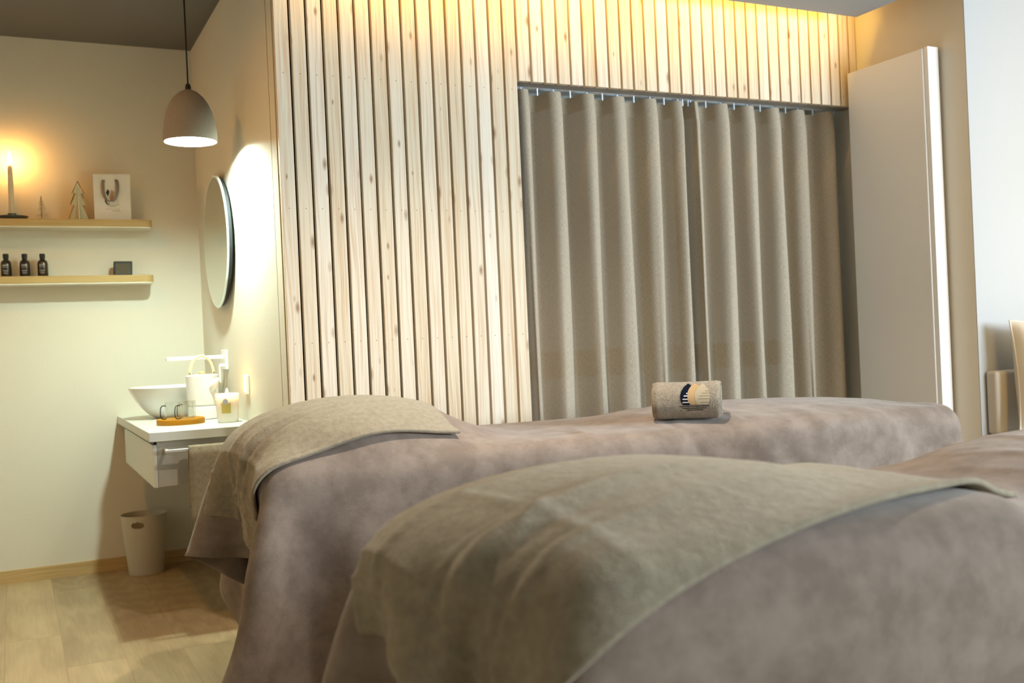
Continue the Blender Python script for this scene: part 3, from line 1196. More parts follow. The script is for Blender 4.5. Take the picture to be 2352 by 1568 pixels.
kx, ky = 0.497, 5.30
ck = thing('digital_clock', 'small black square digital clock with dim screen on lower shelf', 'clock', (kx, ky, ZS2))
lean = 0.012
vs = []
for (a, b_) in ((-0.043, 0), (0.043, 0), (0.043, 0.072), (-0.043, 0.072)):
    vs.append((kx+a+(0.004 if b_ else 0), ky-0.008+lean*b_/0.072, ZS2+b_))
for (a, b_) in ((-0.043, 0), (0.043, 0), (0.043, 0.072), (-0.043, 0.072)):
    vs.append((kx+a+(0.004 if b_ else 0), ky+0.008+lean*b_/0.072, ZS2+b_))
link('clock_case', MB().add(vs, [(0, 1, 2, 3), (5, 4, 7, 6), (4, 0, 3, 7), (1, 5, 6, 2), (3, 2, 6, 7), (4, 5, 1, 0)]), M_blackplastic, ck, bevel=0.005)
vs = [(kx+a+0.004*b_/0.072, ky-0.0085+lean*b_/0.072, ZS2+b_) for a, b_ in ((-0.033, 0.010), (0.033, 0.010), (0.033, 0.062), (-0.033, 0.062))]
link('screen', MB().add(vs, [(0, 1, 2, 3)]), simple('lcd_grey', (0.10, 0.085, 0.055), 0.8, spec=0.05), ck)

# ------------------------------------------------------------------ vanity
ZV = 0.752
YV = 4.09
vn = thing('vanity_unit', 'wall hung white vanity with counter under the round mirror', 'vanity', (0.67, 4.75, 0.54))
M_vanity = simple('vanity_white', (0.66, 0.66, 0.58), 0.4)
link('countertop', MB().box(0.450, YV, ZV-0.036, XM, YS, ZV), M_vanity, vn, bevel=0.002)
link('cabinet_body', MB().box(0.480, YV+0.03, ZV-0.212, XM, YS-0.18, ZV-0.037), simple('vanity_shaded', (0.45, 0.42, 0.36), 0.45), vn, bevel=0.002)  # same finish as the drawer front; shade put into a darker colour
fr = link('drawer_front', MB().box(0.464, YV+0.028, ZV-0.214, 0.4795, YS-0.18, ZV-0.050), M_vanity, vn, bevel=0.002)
link('finger_groove', MB().box(0.470, YV+0.04, ZV-0.0495, 0.4805, YS-0.2, ZV-0.0375), M_blackplastic, vn)

tr_ = thing('towel_rail', 'white towel rail fixed to the near end of the vanity', 'towel rail', (0.62, YV+0.01, 0.68))
yr = YV-0.035
link('bar', MB().box(0.50, yr-0.006, 0.674, 0.82, yr+0.006, 0.686), simple('satin_rail', (0.62, 0.60, 0.55), 0.35, metal=0.2), tr_, bevel=0.003)
for xb in (0.505, 0.79):
    link('bracket', MB().box(xb, yr+0.006, 0.674, xb+0.010, YV+0.029, 0.686), M_vanity, tr_)
# hand towel folded over the bar
mb = MB()
pr = []
n = 8
for i in range(10):
    pr.append((yr-0.014-0.002*math.sin(i), 0.40+0.031*i))
for i in range(n+1):
    a = PI*i/n
    pr.append((yr-0.012*math.cos(a), 0.682+0.011*math.sin(a)))
for i in range(10):
    pr.append((yr+0.014, 0.68-0.025*i))
g = [[(0.585+0.03*j + 0.0015*math.sin(j*2+p[1]*30), p[0]+0.002*math.sin(j*1.7), p[1]) for j in range(7)] for p in pr]
hw = link('hand_towel', MB().grid(g), M_terry, base=(0.67, yr, 0.4), smooth=True, solid=0.006)
tag(hw, 'dark taupe hand towel hanging over the rail of the vanity', 'towel')

# basin
bxx, byy = 0.662, 4.98
bs = thing('vessel_basin', 'white round bowl basin standing on the vanity counter', 'basin', (bxx, byy, ZV))
prof = [(0.0, 0.0), (0.075, 0.0), (0.10, 0.012), (0.135, 0.045), (0.165, 0.085), (0.185, 0.120), (0.194, 0.142), (0.196, 0.146), (0.190, 0.146),
        (0.180, 0.122), (0.158, 0.088), (0.128, 0.052), (0.09, 0.026), (0.04, 0.018), (0.0, 0.017)]
link('bowl', MB().lathe(prof, bxx, byy, ZV, 72), M_ceramic, bs, smooth=True)
link('drain', MB().lathe([(0.0, 0.0185), (0.022, 0.0185), (0.022, 0.022), (0.0, 0.024)], bxx, byy, ZV, 24), M_alu, bs, autosm=True)

# wall faucet
fc = thing('wall_faucet', 'bright chrome wall mounted faucet with long flat spout over the basin', 'faucet', (XM, 4.80, 1.0))
M_chrome = simple('chrome', (0.93, 0.93, 0.92), 0.3, metal=0.25)
link('wall_plate', MB().box(0.866, 4.745, 0.965, XM, 4.855, 1.055), M_chrome, fc, bevel=0.004)
link('spout', MB().box(0.615, 4.787, 1.014, 0.868, 4.813, 1.032), M_chrome, fc, bevel=0.004)
link('lever', MB().box(0.842, 4.755, 0.978, 0.866, 4.775, 0.992).box(0.838, 4.758, 0.905, 0.846, 4.772, 0.985), M_chrome, fc, bevel=0.003)

# teapot on its warmer
jx, jy = 0.750, 4.69
tp = thing('teapot', 'white ceramic teapot with arched leather handle on a white warmer', 'teapot', (jx, jy, ZV))
link('warmer', MB().lathe([(0.0, 0.002), (0.062, 0.002), (0.066, 0.006), (0.067, 0.03), (0.066, 0.056), (0.064, 0.060), (0.0, 0.060)], jx, jy, ZV, 48), M_ceramic, tp, autosm=True)
link('body', MB().lathe([(0.0, 0.0605), (0.062, 0.0605), (0.067, 0.066), (0.069, 0.10), (0.0695, 0.15), (0.0705, 0.185), (0.071, 0.192), (0.067, 0.196), (0.02, 0.200), (0.0, 0.200)], jx, jy, ZV, 56), M_ceramic, tp, autosm=True)
link('lid_knob', MB().lathe([(0.0, 0.199), (0.012, 0.199), (0.014, 0.206), (0.010, 0.211), (0.0, 0.212)], jx, jy, ZV, 20), simple('gold_knob', (0.6, 0.5, 0.2), 0.4), tp, autosm=True)
pth, rr_ = [], []
for i in range(21):
    a = PI*i/20
    pth.append((jx-0.052*math.cos(a)*(1-0.12*math.sin(a)), jy, ZV+0.195+0.085*math.sin(a)**0.8))
    rr_.append(0.0062)
link('arched_handle', MB().tube(pth, rr_, 10), simple('blond_leather', (0.80, 0.66, 0.42), 0.4), tp, smooth=True)
for sg in (-1, 1):
    link('handle_rivet', MB().tube([(jx+sg*0.052, jy-0.008, ZV+0.204), (jx+sg*0.052, jy+0.008, ZV+0.204)], 0.003, 10), M_blackplastic, tp)
link('spout', MB().tube([(jx+0.03, jy-0.055, ZV+0.13), (jx+0.042, jy-0.075, ZV+0.155), (jx+0.052, jy-0.092, ZV+0.178)], [0.018, 0.013, 0.009], 12), M_ceramic, tp, smooth=True)

# tray + glass mugs
tyx, tyy = 0.622, 4.475
ty_ = tag(link('serving_tray', MB().lathe([(0.0, 0.0005), (0.096, 0.0005), (0.097, 0.003), (0.097, 0.022), (0.094, 0.024), (0.088, 0.020), (0.0, 0.020)], tyx, tyy, ZV, 56), M_bamboo, base=(tyx, tyy, ZV), autosm=True),
          'round bamboo tray with the glass mugs on the vanity counter', 'tray')
me = ty_.data
ul = me.uv_layers.new(name='UVMap')
for lp in me.loops:
    co = me.vertices[lp.vertex_index].co
    ul.data[lp.index].uv = (co.z+co.y*0.3, co.x)


def mug(x, y, label):
    z = ZV+0.0215
    t = thing('glass_mug', label, 'mug', (x, y, z), 'glass mugs on the tray')
    prof = [(0.0, 0.0), (0.026, 0.0), (0.029, 0.003), (0.029, 0.072), (0.0275, 0.073), (0.0265, 0.070), (0.0265, 0.008), (0.024, 0.005), (0.0, 0.005)]
    link('glass_body', MB().lathe(prof, x, y, z, 40), M_glass, t, smooth=True)
    dx, dy = -0.92, -0.39
    hp = [(0.029, 0.058), (0.040, 0.060), (0.048, 0.058), (0.053, 0.050), (0.055, 0.030), (0.054, 0.014), (0.048, 0.006), (0.040, 0.004), (0.029, 0.005)]
    link('wire_handle', MB().tube([(x+dx*a, y+dy*a, z+b_) for a, b_ in hp], 0.0022, 8), M_blackplastic, t, smooth=True)
    return t


g0 = mug(0.588, 4.465, 'clear glass mug with black wire handle, leftmost on the tray')
copy_thing(g0, (0.640, 4.425, ZV+0.0215), 'clear glass mug with black wire handle, in front of the teapot')
copy_thing(g0, (0.660, 4.505, ZV+0.0215), 'clear glass mug at the back of the bamboo tray')

# scented candle in a white glass
sx_, sy_ = 0.795, 4.36
sc = thing('scented_candle', 'lit scented candle in white glass with gold label on the vanity', 'candle', (sx_, sy_, ZV))
m, nt, b = new_mat('opal_glass')
b.inputs['Base Color'].default_value = (0.86, 0.78, 0.70, 1)
b.inputs['Roughness'].default_value = 0.25
b.inputs['Subsurface Weight'].default_value = 0.6
b.inputs['Subsurface Radius'].default_value = (0.03, 0.02, 0.012)
b.inputs['Subsurface Scale'].default_value = 1.0
M_opal = m
link('glass_jar', MB().lathe([(0.0, 0.001), (0.040, 0.001), (0.0425, 0.004), (0.0475, 0.118), (0.0465, 0.12), (0.044, 0.118), (0.043, 0.100), (0.0, 0.100)], sx_, sy_, ZV, 48), M_opal, sc, autosm=True)
link('wick', MB().tube([(sx_, sy_, ZV+0.10), (sx_, sy_, ZV+0.112)], 0.001, 6), M_blackplastic, sc)
flame(sx_, sy_, ZV+0.110, 0.032, 0.006, sc, M_flame2)


def jar_patch(a0, a1, z0, z1, dr=0.0006, n=8):
    vs, fs = [], []
    for i in range(n+1):
        a = R(a0+(a1-a0)*i/n)
        for z in (z0, z1):
            rr = 0.0425+(0.0475-0.0425)*(z-0.004)/0.114+dr
            vs.append((sx_+rr*math.sin(a), sy_-rr*math.cos(a), ZV+z))
    for i in range(n):
        fs.append((2*i, 2*i+2, 2*i+3, 2*i+1))
    return MB().add(vs, fs)


link('gold_label', jar_patch(-42, 6, 0.040, 0.082), simple('gold_paper', (0.55, 0.40, 0.10), 0.45, metal=0.3), sc)
link('label_border', MB().add(*[(lambda q: (q.v, q.f))(jar_patch(-46, 10, 0.036, 0.086, 0.0003))][0]), simple('border_cream', (0.75, 0.70, 0.5), 0.5), sc)
vs = []
nn = 20
for i in range(nn):
    a = 2*PI*i/nn
    ang = R(-20+13*math.cos(a))
    z = 0.088+0.0125*math.sin(a)
    rr = 0.0425+0.005*(z-0.004)/0.114+0.0014
    vs.append((sx_+rr*math.sin(ang), sy_-rr*math.cos(ang), ZV+z))
link('silver_seal', MB().add(vs, [list(range(nn))]), simple('seal_grey', (0.42, 0.40, 0.42), 0.4), sc)

# wall switch plate
sw = thing('wall_switch', 'white double switch plate on the wall right of the candle', 'switch', (XM, 4.335, 0.90))
link('plate', MB().box(0.869, 4.295, 0.865, XM, 4.375, 0.945), M_white, sw, bevel=0.003)
link('rocker', MB().box(0.8655, 4.305, 0.875, 0.8695, 4.333, 0.935).box(0.8655, 4.337, 0.875, 0.8695, 4.365, 0.935), M_white, sw, bevel=0.001)

# waste basket
wx, wy = 0.535, 5.225
wb = thing('waste_basket', 'pale round waste basket with an oval grip hole under the vanity', 'bin', (wx, wy, 0))
M_bin = simple('bin_plastic', (0.52, 0.46, 0.36), 0.5)
n, nzz = 180, 70
vs, fs = [], []
for i in range(n):
    a = 2*PI*i/n
    for k in range(nzz+1):
        z = 0.002+0.283*k/nzz
        rr = 0.078+(0.105-0.078)*k/nzz
        vs.append((wx+rr*math.cos(a), wy+rr*math.sin(a), z))
for i in range(n):
    am_ = 2*PI*(i+0.5)/n
    da = (math.degrees(am_)-247 + 180) % 360-180
    for k in range(nzz):
        zm = 0.002+0.283*(k+0.5)/nzz
        if (da/18)**2+((zm-0.243)/0.016)**2 < 1:
            continue
        fs.append((i*(nzz+1)+k, ((i+1) % n)*(nzz+1)+k, ((i+1) % n)*(nzz+1)+k+1, i*(nzz+1)+k+1))
fs.append([i*(nzz+1) for i in range(n)][::-1])
link('basket_body', MB().add(vs, fs), M_bin, wb, solid=0.003, autosm=True)


# ------------------------------------------------------------------ cloth draping (position based dynamics)
def sd_push(P, shapes, mu=0.45, prev=None):
    for sh in shapes:
        if sh[0] == 'box':
            c, h, r = sh[1:]
            q = P-c
            aq = np.abs(q)-(h-r)
            mx = np.maximum(aq, 0)
            ln = np.sqrt((mx**2).sum(1))+1e-9
            out = ln - r
            inside = (aq.max(1) <= 0)
            d = np.where(inside, aq.max(1)-r, out)
            hit = d < 0.004
            if not hit.any():
                continue
            nrm = mx/ln[:, None]*np.sign(q)
            # deep inside: push up
            if inside.any():
                pen = np.stack([h[0]-np.abs(q[:, 0]), h[1]-np.abs(q[:, 1]), np.where(q[:, 2] > -h[2]*0.6, 0, 9)+h[2]-q[:, 2]], 1)
                ax = pen.argmin(1)
                for a_ in (0, 1, 2):
                    w = inside & (ax == a_)
                    nn_ = np.zeros((int(w.sum()), 3))
                    nn_[:, a_] = 1.0 if a_ == 2 else np.sign(q[w, a_])
                    nrm[w] = nn_
                corr = np.where(inside, pen.min(1)+0.004, 0.004-d)
            else:
                corr = 0.004-d
            nrm_h, corr_h = nrm[hit], corr[hit]
        else:
            c, r = sh[1:]
            q = P-c
            k0 = np.sqrt(((q/r)**2).sum(1))+1e-9
            k1 = np.sqrt(((q/(r*r))**2).sum(1))+1e-9
            d = k0*(k0-1)/k1
            hit = d < 0.004
            if not hit.any():
                continue
            g = q/(r*r)
            g /= np.sqrt((g**2).sum(1))[:, None]+1e-9
            nrm_h, corr_h = g[hit], (0.004-d)[hit]
        P[hit] += nrm_h*corr_h[:, None]
        if prev is not None:
            dp = P[hit]-prev[hit]
            dn = (dp*nrm_h).sum(1)[:, None]*nrm_h
            P[hit] -= mu*(dp-dn)
    lo = P[:, 2] < 0.012
    P[lo, 2] = 0.012
    return P


def drape(s0, s1, t0, t1, shapes, rot=0.0, ctr=0.9, steps=230, dx=0.022, seed=1, zstart=0.95, iters=10):
    ns = int(round((s1-s0)/dx))+1
    nt_ = int(round((t1-t0)/dx))+1
    S, T = np.meshgrid(np.linspace(s0, s1, ns), np.linspace(t0, t1, nt_), indexing='ij')
    rs = np.random.RandomState(seed)
    Z = np.full_like(S, zstart)
    # smooth random undulation so that folds get a start
    for k in range(14):
        kx, ky, ph = rs.uniform(-9, 9), rs.uniform(-9, 9), rs.uniform(0, 6)
        Z += 0.004*np.sin(kx*S+ky*T+ph)
    P = np.stack([ctr+(S-ctr)*math.cos(rot)-T*math.sin(rot), (S-ctr)*math.sin(rot)+T*math.cos(rot), Z], -1)
    rs_, rt = (s1-s0)/(ns-1), (t1-t0)/(nt_-1)
    V = np.zeros_like(P)
    dt = 1/60.

    cons = []

    def addc(di, dj, rest, k, mod_axis):
        for par in (0, 1):
            i0 = np.arange(0, ns-di)
            j0 = np.arange(max(0, -dj), nt_-max(0, dj))
            if mod_axis == 0:
                i0 = i0[((i0//max(di, 1)) % 2) == par]
            else:
                j0 = j0[((j0//max(abs(dj), 1)) % 2) == par]
            I, J = np.meshgrid(i0, j0, indexing='ij')
            cons.append(((I*nt_+J).ravel(), ((I+di)*nt_+J+dj).ravel(), rest, k))
    addc(1, 0, rs_, 1.0, 0)
    addc(0, 1, rt, 1.0, 1)
    dg = math.hypot(rs_, rt)
    addc(1, 1, dg, 0.35, 0)
    addc(1, -1, dg, 0.35, 0)
    addc(2, 0, 2*rs_, 0.30, 0)
    addc(0, 2, 2*rt, 0.30, 1)
    addc(4, 0, 4*rs_, 0.06, 0)
    addc(0, 4, 4*rt, 0.06, 1)
    P = P.reshape(-1, 3)
    V = V.reshape(-1, 3)
    for st in range(steps):
        prev = P.copy()
        V[:, 2] -= 3.2*dt
        V *= 0.975
        P = P+V*dt
        for it in range(iters):
            for (a, b2, rest, k) in cons:
                d = P[b2]-P[a]
                ln = np.sqrt((d*d).sum(1))+1e-9
                c = (k*0.5*(ln-rest)/ln)[:, None]*d
                P[a] += c
                P[b2] -= c
            if it % 2 == 1:
                P = sd_push(P, shapes)
        P = sd_push(P, shapes, 0.5, prev)
        V = (P-prev)/dt
        sp = np.sqrt((V*V).sum(1))
        f = np.minimum(1, 2.5/np.maximum(sp, 1e-6))
        V *= f[:, None]
    G = P.reshape(ns, nt_, 3)
    for _ in range(2):   # light smoothing
        G2 = G.copy()
        G2[1:-1, 1:-1] = 0.5*G[1:-1, 1:-1]+0.125*(G[2:, 1:-1]+G[:-2, 1:-1]+G[1:-1, 2:]+G[1:-1, :-2])
        G = G2
    return G


def grid_normals(G):
    a = np.gradient(G, axis=0)
    b = np.gradient(G, axis=1)
    n = np.cross(a, b)
    return n/(np.linalg.norm(n, axis=2)[..., None]+1e-9)


def sample(G, fi, fj):
    """bilinear"""
    ni, nj = G.shape[:2]
    fi = np.clip(fi, 0, ni-1.001)
    fj = np.clip(fj, 0, nj-1.001)
    i, j = fi.astype(int), fj.astype(int)
    a, b = (fi-i)[..., None], (fj-j)[..., None]
    return (G[i, j]*(1-a)*(1-b)+G[i+1, j]*a*(1-b)+G[i, j+1]*(1-a)*b+G[i+1, j+1]*a*b)


M_leath = simple('table_vinyl', (0.20, 0.17, 0.14), 0.5)
M_beech = simple('dark_frame', (0.06, 0.045, 0.035), 0.5, noise=0.2, nscale=20)


def massage_bed(head, ang, W, L, zt, pil, knee, over, label_t, label_c, label_w, seed, towel, rot, block=None, fold_s=(0.5, 1.0)):
    ca, sa = math.cos(ang), math.sin(ang)

    def TW(s, t, z):
        return (head[0]+s*ca-t*sa, head[1]+s*sa+t*ca, z)
    TWn = lambda A: np.stack([head[0]+A[..., 0]*ca-A[..., 1]*sa, head[1]+A[..., 0]*sa+A[..., 1]*ca, A[..., 2]], -1)
    # ---- the table itself
    t = thing('massage_table', label_t, 'massage table', (*TW(L/2, 0, 0)[:2], 0))
    m = MB()

    def rbox(m, s0, t0, z0, s1, t1, z1):
        m.box(s0, t0, z0, s1, t1, z1)
        return m

    def tf(m):
        m.v = [TW(*p) for p in m.v]
        return m
    link('padded_top', tf(MB().box(0.030, -W/2+0.030, zt-0.08, L-0.030, W/2-0.030, zt-0.018)), M_leath, t, bevel=0.028)
    fb = MB()
    fb.box(0.06, -W/2+0.05, zt-0.15, L-0.06, -W/2+0.08, zt-0.081)
    fb.box(0.06, W/2-0.08, zt-0.15, L-0.06, W/2-0.05, zt-0.081)
    fb.box(0.06, -W/2+0.08, zt-0.15, 0.09, W/2-0.08, zt-0.081)
    fb.box(L-0.09, -W/2+0.08, zt-0.15, L-0.06, W/2-0.08, zt-0.081)
    link('frame', tf(fb), M_beech, t)
    for ls in (0.16, L-0.16):
        for lt in (-W/2+0.075, W/2-0.075):
            link('leg', tf(MB().box(ls-0.03, lt-0.025, 0.0, ls+0.03, lt+0.025, zt-0.151)), M_beech, t, bevel=0.004)
    # pillow and bolster under the cover belong to what lies on the table
    shapes = [('box', np.array([L/2, 0, zt-0.07]), np.array([L/2, W/2, 0.07]), 0.05)]
    if block:
        shapes.append(('box', np.array([block[0], block[1], zt+block[5]]), np.array(block[2:5]), block[4]*0.95))
    for (sc_, rs1, rt1, hz, hc) in (pil, knee):
        shapes.append(('ell', np.array([sc_, 0.0, zt+hc]), np.array([rs1, rt1, hz])))
    G = drape(-over[0], L+over[1], -W/2-over[2], W/2+over[3], shapes, rot=rot, ctr=L/2, seed=seed, zstart=zt+pil[3]+pil[4]+0.05)
    # thin creases across the flat part
    ns, nt_ = G.shape[:2]
    Nn = grid_normals(G)
    # upsample
    U = 2
    FI, FJ = np.meshgrid(np.linspace(0, ns-1, (ns-1)*U+1), np.linspace(0, nt_-1, (nt_-1)*U+1), indexing='ij')
    H = sample(G, FI, FJ)
    for _ in range(3):
        H2 = H.copy()
        H2[1:-1, 1:-1] = 0.4*H[1:-1, 1:-1]+0.15*(H[2:, 1:-1]+H[:-2, 1:-1]+H[1:-1, 2:]+H[1:-1, :-2])
        H = H2
    Wd = TWn(H)
    hn = grid_normals(Wd)
    # creases: soft ridges radiating from the pillow
    S_ = -over[0]+FI*(L+over[0]+over[1])/(ns-1)
    T_ = -W/2-over[2]+FJ*(W+over[2]+over[3])/(nt_-1)
    rs = np.random.RandomState(seed+5)
    dsp = np.zeros_like(S_)
    for k in range(16):
        c_s = rs.uniform(pil[0]+0.25, L-0.1)
        c_t = rs.uniform(-W/2, W/2)
        th = rs.uniform(1.0, 2.1)
        ux, uy = math.cos(th), math.sin(th)
        a_ = (S_-c_s)*ux+(T_-c_t)*uy
        b_ = -(S_-c_s)*uy+(T_-c_t)*ux+0.15*a_*a_*3
        dsp += rs.uniform(0.002, 0.0055)*np.exp(-(a_/rs.uniform(0.12, 0.3))**2)*np.exp(-(b_/rs.uniform(0.010, 0.022))**2)
    # hanging folds below the table edge: they open towards the hem
    dn_ = np.clip((-W/2-T_)/0.5, 0, 1)
    up_ = np.clip((T_-W/2)/0.5, 0, 1)
    ft_ = np.clip((S_-L)/0.35, 0, 1)
    hd_ = np.clip((-S_)/0.2, 0, 1)
    fold = np.zeros_like(S_)
    for k in range(5):
        kk, ph, am_ = rs.uniform(7, 22), rs.uniform(0, 6), rs.uniform(0.3, 1)
        fold += am_*np.sin(kk*S_+ph+1.5*np.sin(3*S_+ph))*(dn_+up_)
        fold += am_*np.sin(1.4*kk*T_+ph)*(ft_*1.3+0.4*hd_)
    dsp += 0.0065*fold
    # longer folds running down from the top of the near side towards the foot
    for k in range(8):
        sc0 = (fold_s[0]+(fold_s[1]-fold_s[0])*(k+rs.uniform(0.1, 0.9))/8)*L
        sl = rs.uniform(-0.1, 0.7)
        tt = np.clip((-W/2+0.16-T_)/0.35, 0, 1)
        pos = S_-(sc0+sl*(-W/2+0.16-T_))
        dsp += rs.choice([-1, 1, 1])*rs.uniform(0.010, 0.020)*np.exp(-(pos/rs.uniform(0.022, 0.05))**2)*tt*(1-0.3*tt)
    Wd = Wd+hn*dsp[..., None]
    cv = MB()
    cv.grid([[tuple(p) for p in row] for row in Wd])
    base = TW(L/2, 0, 0.0)
    zmin = float(Wd[..., 2].min())
    base = (base[0], base[1], zmin)
    co = thing('table_cover', label_c, 'blanket', base, 'taupe covers on the massage tables')
    link('fleece_cloth', cv, M_fleece, co, smooth=True, solid=0.007)
    # stitched hem running round the edge
    # pillow
    # ---- towel: lies on the cover
    ts0, ts1, tt0, tt1, skew = towel
    na, nb = 150, 80
    A, B = np.meshgrid(np.linspace(0, 1, na), np.linspace(0, 1, nb), indexing='ij')
    SS = ts0+(ts1-ts0)*A
    TT = tt0+(tt1-tt0)*B+skew*A
    fi = (SS+over[0])/(L+over[0]+over[1])*(H.shape[0]-1)
    fj = (TT+W/2+over[2])/(W+over[2]+over[3])*(H.shape[1]-1)
    Tp = sample(Wd, fi, fj)
    Tn = sample(hn, fi, fj)
    off = np.full_like(A, 0.0105)
    # ribs of the woven border near the hem and gentle folds along the length
    dist = A*(ts1-ts0)
    for c0, am in ((0.012, 0.004), (0.075, 0.0045), (0.115, 0.0045)):
        off += am*np.exp(-((dist-c0)/0.006)**2)
    for k in range(6):
        bb = rs.uniform(0.05, 0.9)
        off += rs.uniform(0.004, 0.009)*np.exp(-((B-bb-0.15*A)/0.03)**2)*np.exp(-(A/0.55)**2)
    # rolled selvedge
    off += 0.003*np.exp(-((B*(tt1-tt0))/0.006)**2)
    # the near edge lifts a little off the cover, more in places
    wv_ = 0.6+0.4*np.sin(9*A+1.0)*np.sin(4*A)
    off += 0.013*wv_*np.exp(-((B*(tt1-tt0))/0.035)**2)*np.clip(A*4, 0, 1)
    # two storage creases
    for (a0, b0, a1, b1) in ((0.0, 0.10, 0.35, 0.62), (0.0, 0.55, 0.55, 0.50), (0.30, 0.0, 0.22, 1.0)):
        ux, uy = a1-a0, b1-b0
        ll = math.hypot(ux, uy)
        al = ((A-a0)*ux+(B-b0)*uy)/ll/ll
        pe = ((A-a0)*uy-(B-b0)*ux)/ll
        off += 0.0035*np.exp(-(pe/0.012)**2)*np.clip(al*8, 0, 1)*np.clip((1-al)*5, 0, 1)
    Tp = Tp+Tn*off[..., None]
    tm = MB()
    tm.grid([[tuple(p) for p in row] for row in Tp])
    tw = thing('towel', label_w, 'towel', tuple(Tp[na//2, nb//2]), 'towels over the head ends')
    link('terry_cloth', tm, M_terry, tw, smooth=True, solid=0.009)
    return Wd, (L, over, W)


bed1 = massage_bed((0.60, 3.03), R(-5), 0.72, 2.34, 0.745, (0.30, 0.36, 0.33, 0.135, 0.0), (1.70, 0.64, 0.42, 0.060, -0.02), (0.36, 0.42, 0.60, 0.50),
                   'covered massage table in front of the slatted wall', 'taupe fleece cover draped over the far massage table',
                   'taupe terry towel over the raised head end of the far massage table', 4, (-0.24, 0.53, -0.12, 0.20, -0.03), R(6), None, (0.45, 1.0))
bed2 = massage_bed((0.565, 1.43), R(-1), 0.76, 1.95, 0.712, (0.32, 0.42, 0.36, 0.11, 0.0), (1.60, 0.55, 0.40, 0.10, -0.02), (0.30, 0.40, 0.56, 0.45),
                   'covered massage table nearest the camera', 'taupe fleece cover draped over the near massage table',
                   'olive taupe terry towel over the raised head end of the near massage table', 9, (-0.20, 0.93, -0.34, 0.13, 0.15), R(2), (0.44, -0.10, 0.42, 0.27, 0.07, -0.012), (0.36, 0.72))


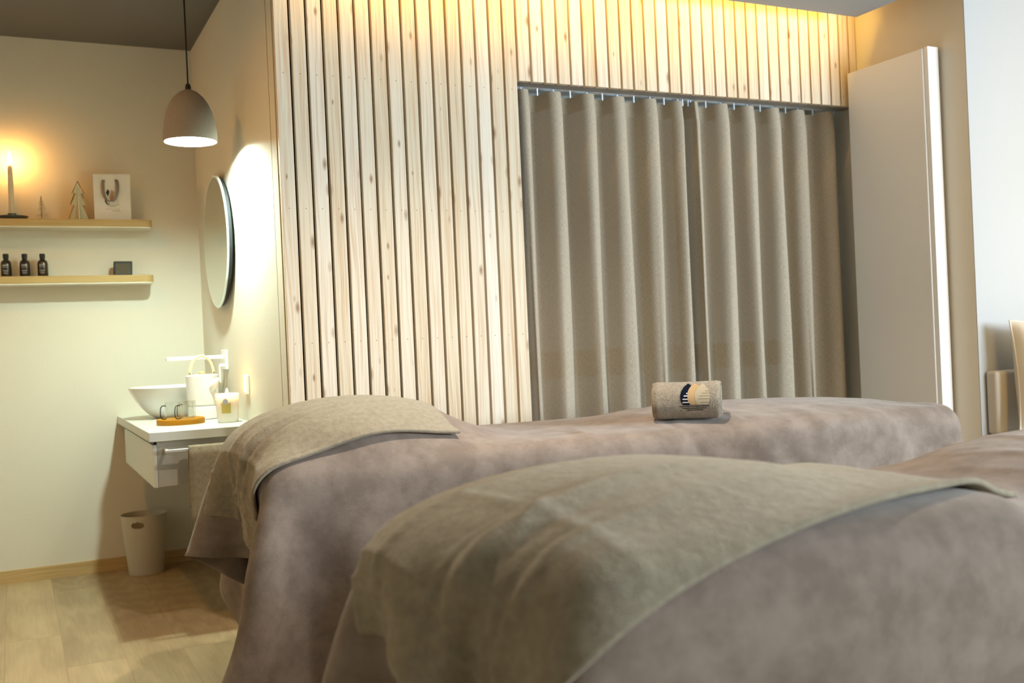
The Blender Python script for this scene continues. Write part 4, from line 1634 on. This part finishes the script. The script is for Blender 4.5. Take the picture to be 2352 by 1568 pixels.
# ------------------------------------------------------------------ rolled towel with the embroidered emblem
def rolled_towel():
    Wd = bed1[0]
    px, py = 1.905, 2.665
    r = 0.0605
    Lr = 0.208
    ang = R(-37)
    d = np.hypot(Wd[..., 0]-px, Wd[..., 1]-py)
    zs = Wd[..., 2][(d < 0.07) & (Wd[..., 2] > 0.65)].max()-0.003
    t = thing('rolled_towel', 'small rolled taupe towel with embroidered emblem on the far massage table', 'towel', (px, py, zs))
    ca, sa = math.cos(ang), math.sin(ang)
    sq = 0.98
    zc = r*sq

    def W3(a, yy, zz):
        return (px+a*ca-yy*sa, py+a*sa+yy*ca, zs+zz)
    # spiral cross-section swept along the axis, with soft ends
    m = MB()
    nth = 56

    def shell(a):
        e = max(0.0, abs(a)-(Lr/2-0.012))/0.012
        return r*(1-0.10*e*e)
    rows = []
    for i in range(41):
        a = -Lr/2+Lr*i/40
        row = []
        for k in range(nth+1):
            th = 2*PI*k/nth
            rad = shell(a)*(1+0.012*math.sin(3*th+a*20)+0.006*math.sin(7*th-a*31))
            yy = rad*math.cos(th)
            zz = zc+rad*math.sin(th)*sq
            if zz < 0.004:
                zz = 0.004*(1+0.2*math.sin(yy*80))
            row.append(W3(a, yy, zz))
        rows.append(row)
    m.grid(rows)
    link('towel_roll', m, M_terry_roll, t, smooth=True)
    # end spirals
    for sg in (-1, 1):
        m = MB()
        turns = 3.2
        nn = 130
        pts = []
        for i in range(nn+1):
            f = i/nn
            th = turns*2*PI*f
            rad = 0.006+(r-0.012)*f
            pts.append(W3(sg*(Lr/2-0.003), rad*math.cos(th), max(0.008, zc+rad*math.sin(th)*sq)))
        m.tube(pts, 0.0078, 8)
        link('rolled_end', m, M_terry_roll, t, smooth=True)

    def patch(name, rows_, mat, off=0.0012, label=None):
        """rows_: list of (y, xl, xr) in source sketch units; maps onto the front of the roll"""
        K = 7230.0
        mm = MB()
        for seg in rows_:
            prev = None
            pts = []
            nsub = 1
            for (y, xl, xr) in seg:
                el = math.asin(max(-0.985, min(0.985, (725-y)/440.0)))
                th = PI+PI*0-el
                # front of the roll faces -y: angle measured from -y upwards
                ring = []
                for q in range(9):
                    xx = xl+(xr-xl)*q/8
                    a = (xx-1010)/K
                    rad = shell(a)*(1+0.012*math.sin(3*th+a*20)+0.006*math.sin(7*th-a*31))+off
                    ring.append(W3(a, rad*math.cos(th), zc+rad*math.sin(th)*sq))
                pts.append(ring)
            mm.grid(pts)
        o = link(name, mm, mat, t)
        if label:
            o['label'] = label
        return o

    def interp(tab, y):
        return float(np.interp(y, [p[0] for p in tab], [p[1] for p in tab]))

    def region(lt, rt, y0, y1, step=12):
        ys = np.arange(y0, y1+0.1, step)
        return [(y, interp(lt, y), interp(rt, y)) for y in ys]
    cL = [(335, 1050), (400, 960), (500, 897), (600, 870), (700, 880), (760, 905), (800, 935)]
    cR = [(335, 1062), (375, 1130), (430, 1082), (500, 1045), (540, 1035), (600, 1030), (700, 1037), (760, 1062), (800, 1095)]
    navy = simple('navy_thread', (0.006, 0.009, 0.02), 0.9, spec=0.08)
    dark = simple('dark_brown_thread', (0.02, 0.012, 0.008), 0.9, spec=0.08)
    cream = simple('cream_thread', (0.44, 0.36, 0.24), 0.9, spec=0.1)
    orange = simple('orange_thread', (0.48, 0.31, 0.155), 0.9, spec=0.1)
    tan = simple('tan_thread', (0.30, 0.235, 0.15), 0.9, spec=0.1)
    silver = simple('silver_thread', (0.55, 0.50, 0.43), 0.7)
    patch('emblem_crescent', [region(cL, cR, 335, 803)], navy, label='navy crescent of the emblem')
    st = []
    for y, x0 in ((545, 1003), (600, 945), (672, 918), (742, 915)):
        st.append([(y-14, x0+14, interp(cR, y-14)+3), (y, x0, interp(cR, y)+3), (y+14, x0+10, interp(cR, y+14)+3)])
    patch('emblem_crescent_stripe', st, silver, off=0.0020)
    oL = [(340, 1185), (375, 1132), (430, 1084), (500, 1047), (600, 1033), (700, 1040), (760, 1065), (800, 1098)]
    oR = [(340, 1215), (365, 1262), (375, 1285), (400, 1300), (500, 1240), (600, 1215), (700, 1225), (800, 1260)]
    patch('emblem_petal', [region(oL, oR, 340, 803)], orange, label='orange petal of the emblem')
    eL = [(345, 1375), (400, 1300), (450, 1250), (520, 1210), (600, 1195), (700, 1205), (800, 1240)]
    eR = [(345, 1390), (400, 1440), (450, 1482), (500, 1512), (600, 1537), (700, 1525), (760, 1505), (800, 1475)]
    patch('emblem_petal', [region(eL, eR, 345, 803)], cream, off=0.0017, label='cream petal of the emblem')
    st = []
    for y, x0 in ((500, 1430), (547, 1350), (605, 1290), (668, 1270), (745, 1330)):
        st.append([(y-6, x0, interp(eR, y)+14), (y+6, x0, interp(eR, y)+14)])
    patch('emblem_petal_stripe', st, tan, off=0.0023)
    st = []
    for y, a, b_ in ((832, 870, 1510), (878, 930, 1450), (920, 1018, 1370)):
        st.append([(y-7, a, b_), (y+7, a, b_)])
    patch('emblem_line', st, dark, off=0.0018)


rolled_towel()
bpy.context.view_layer.update()
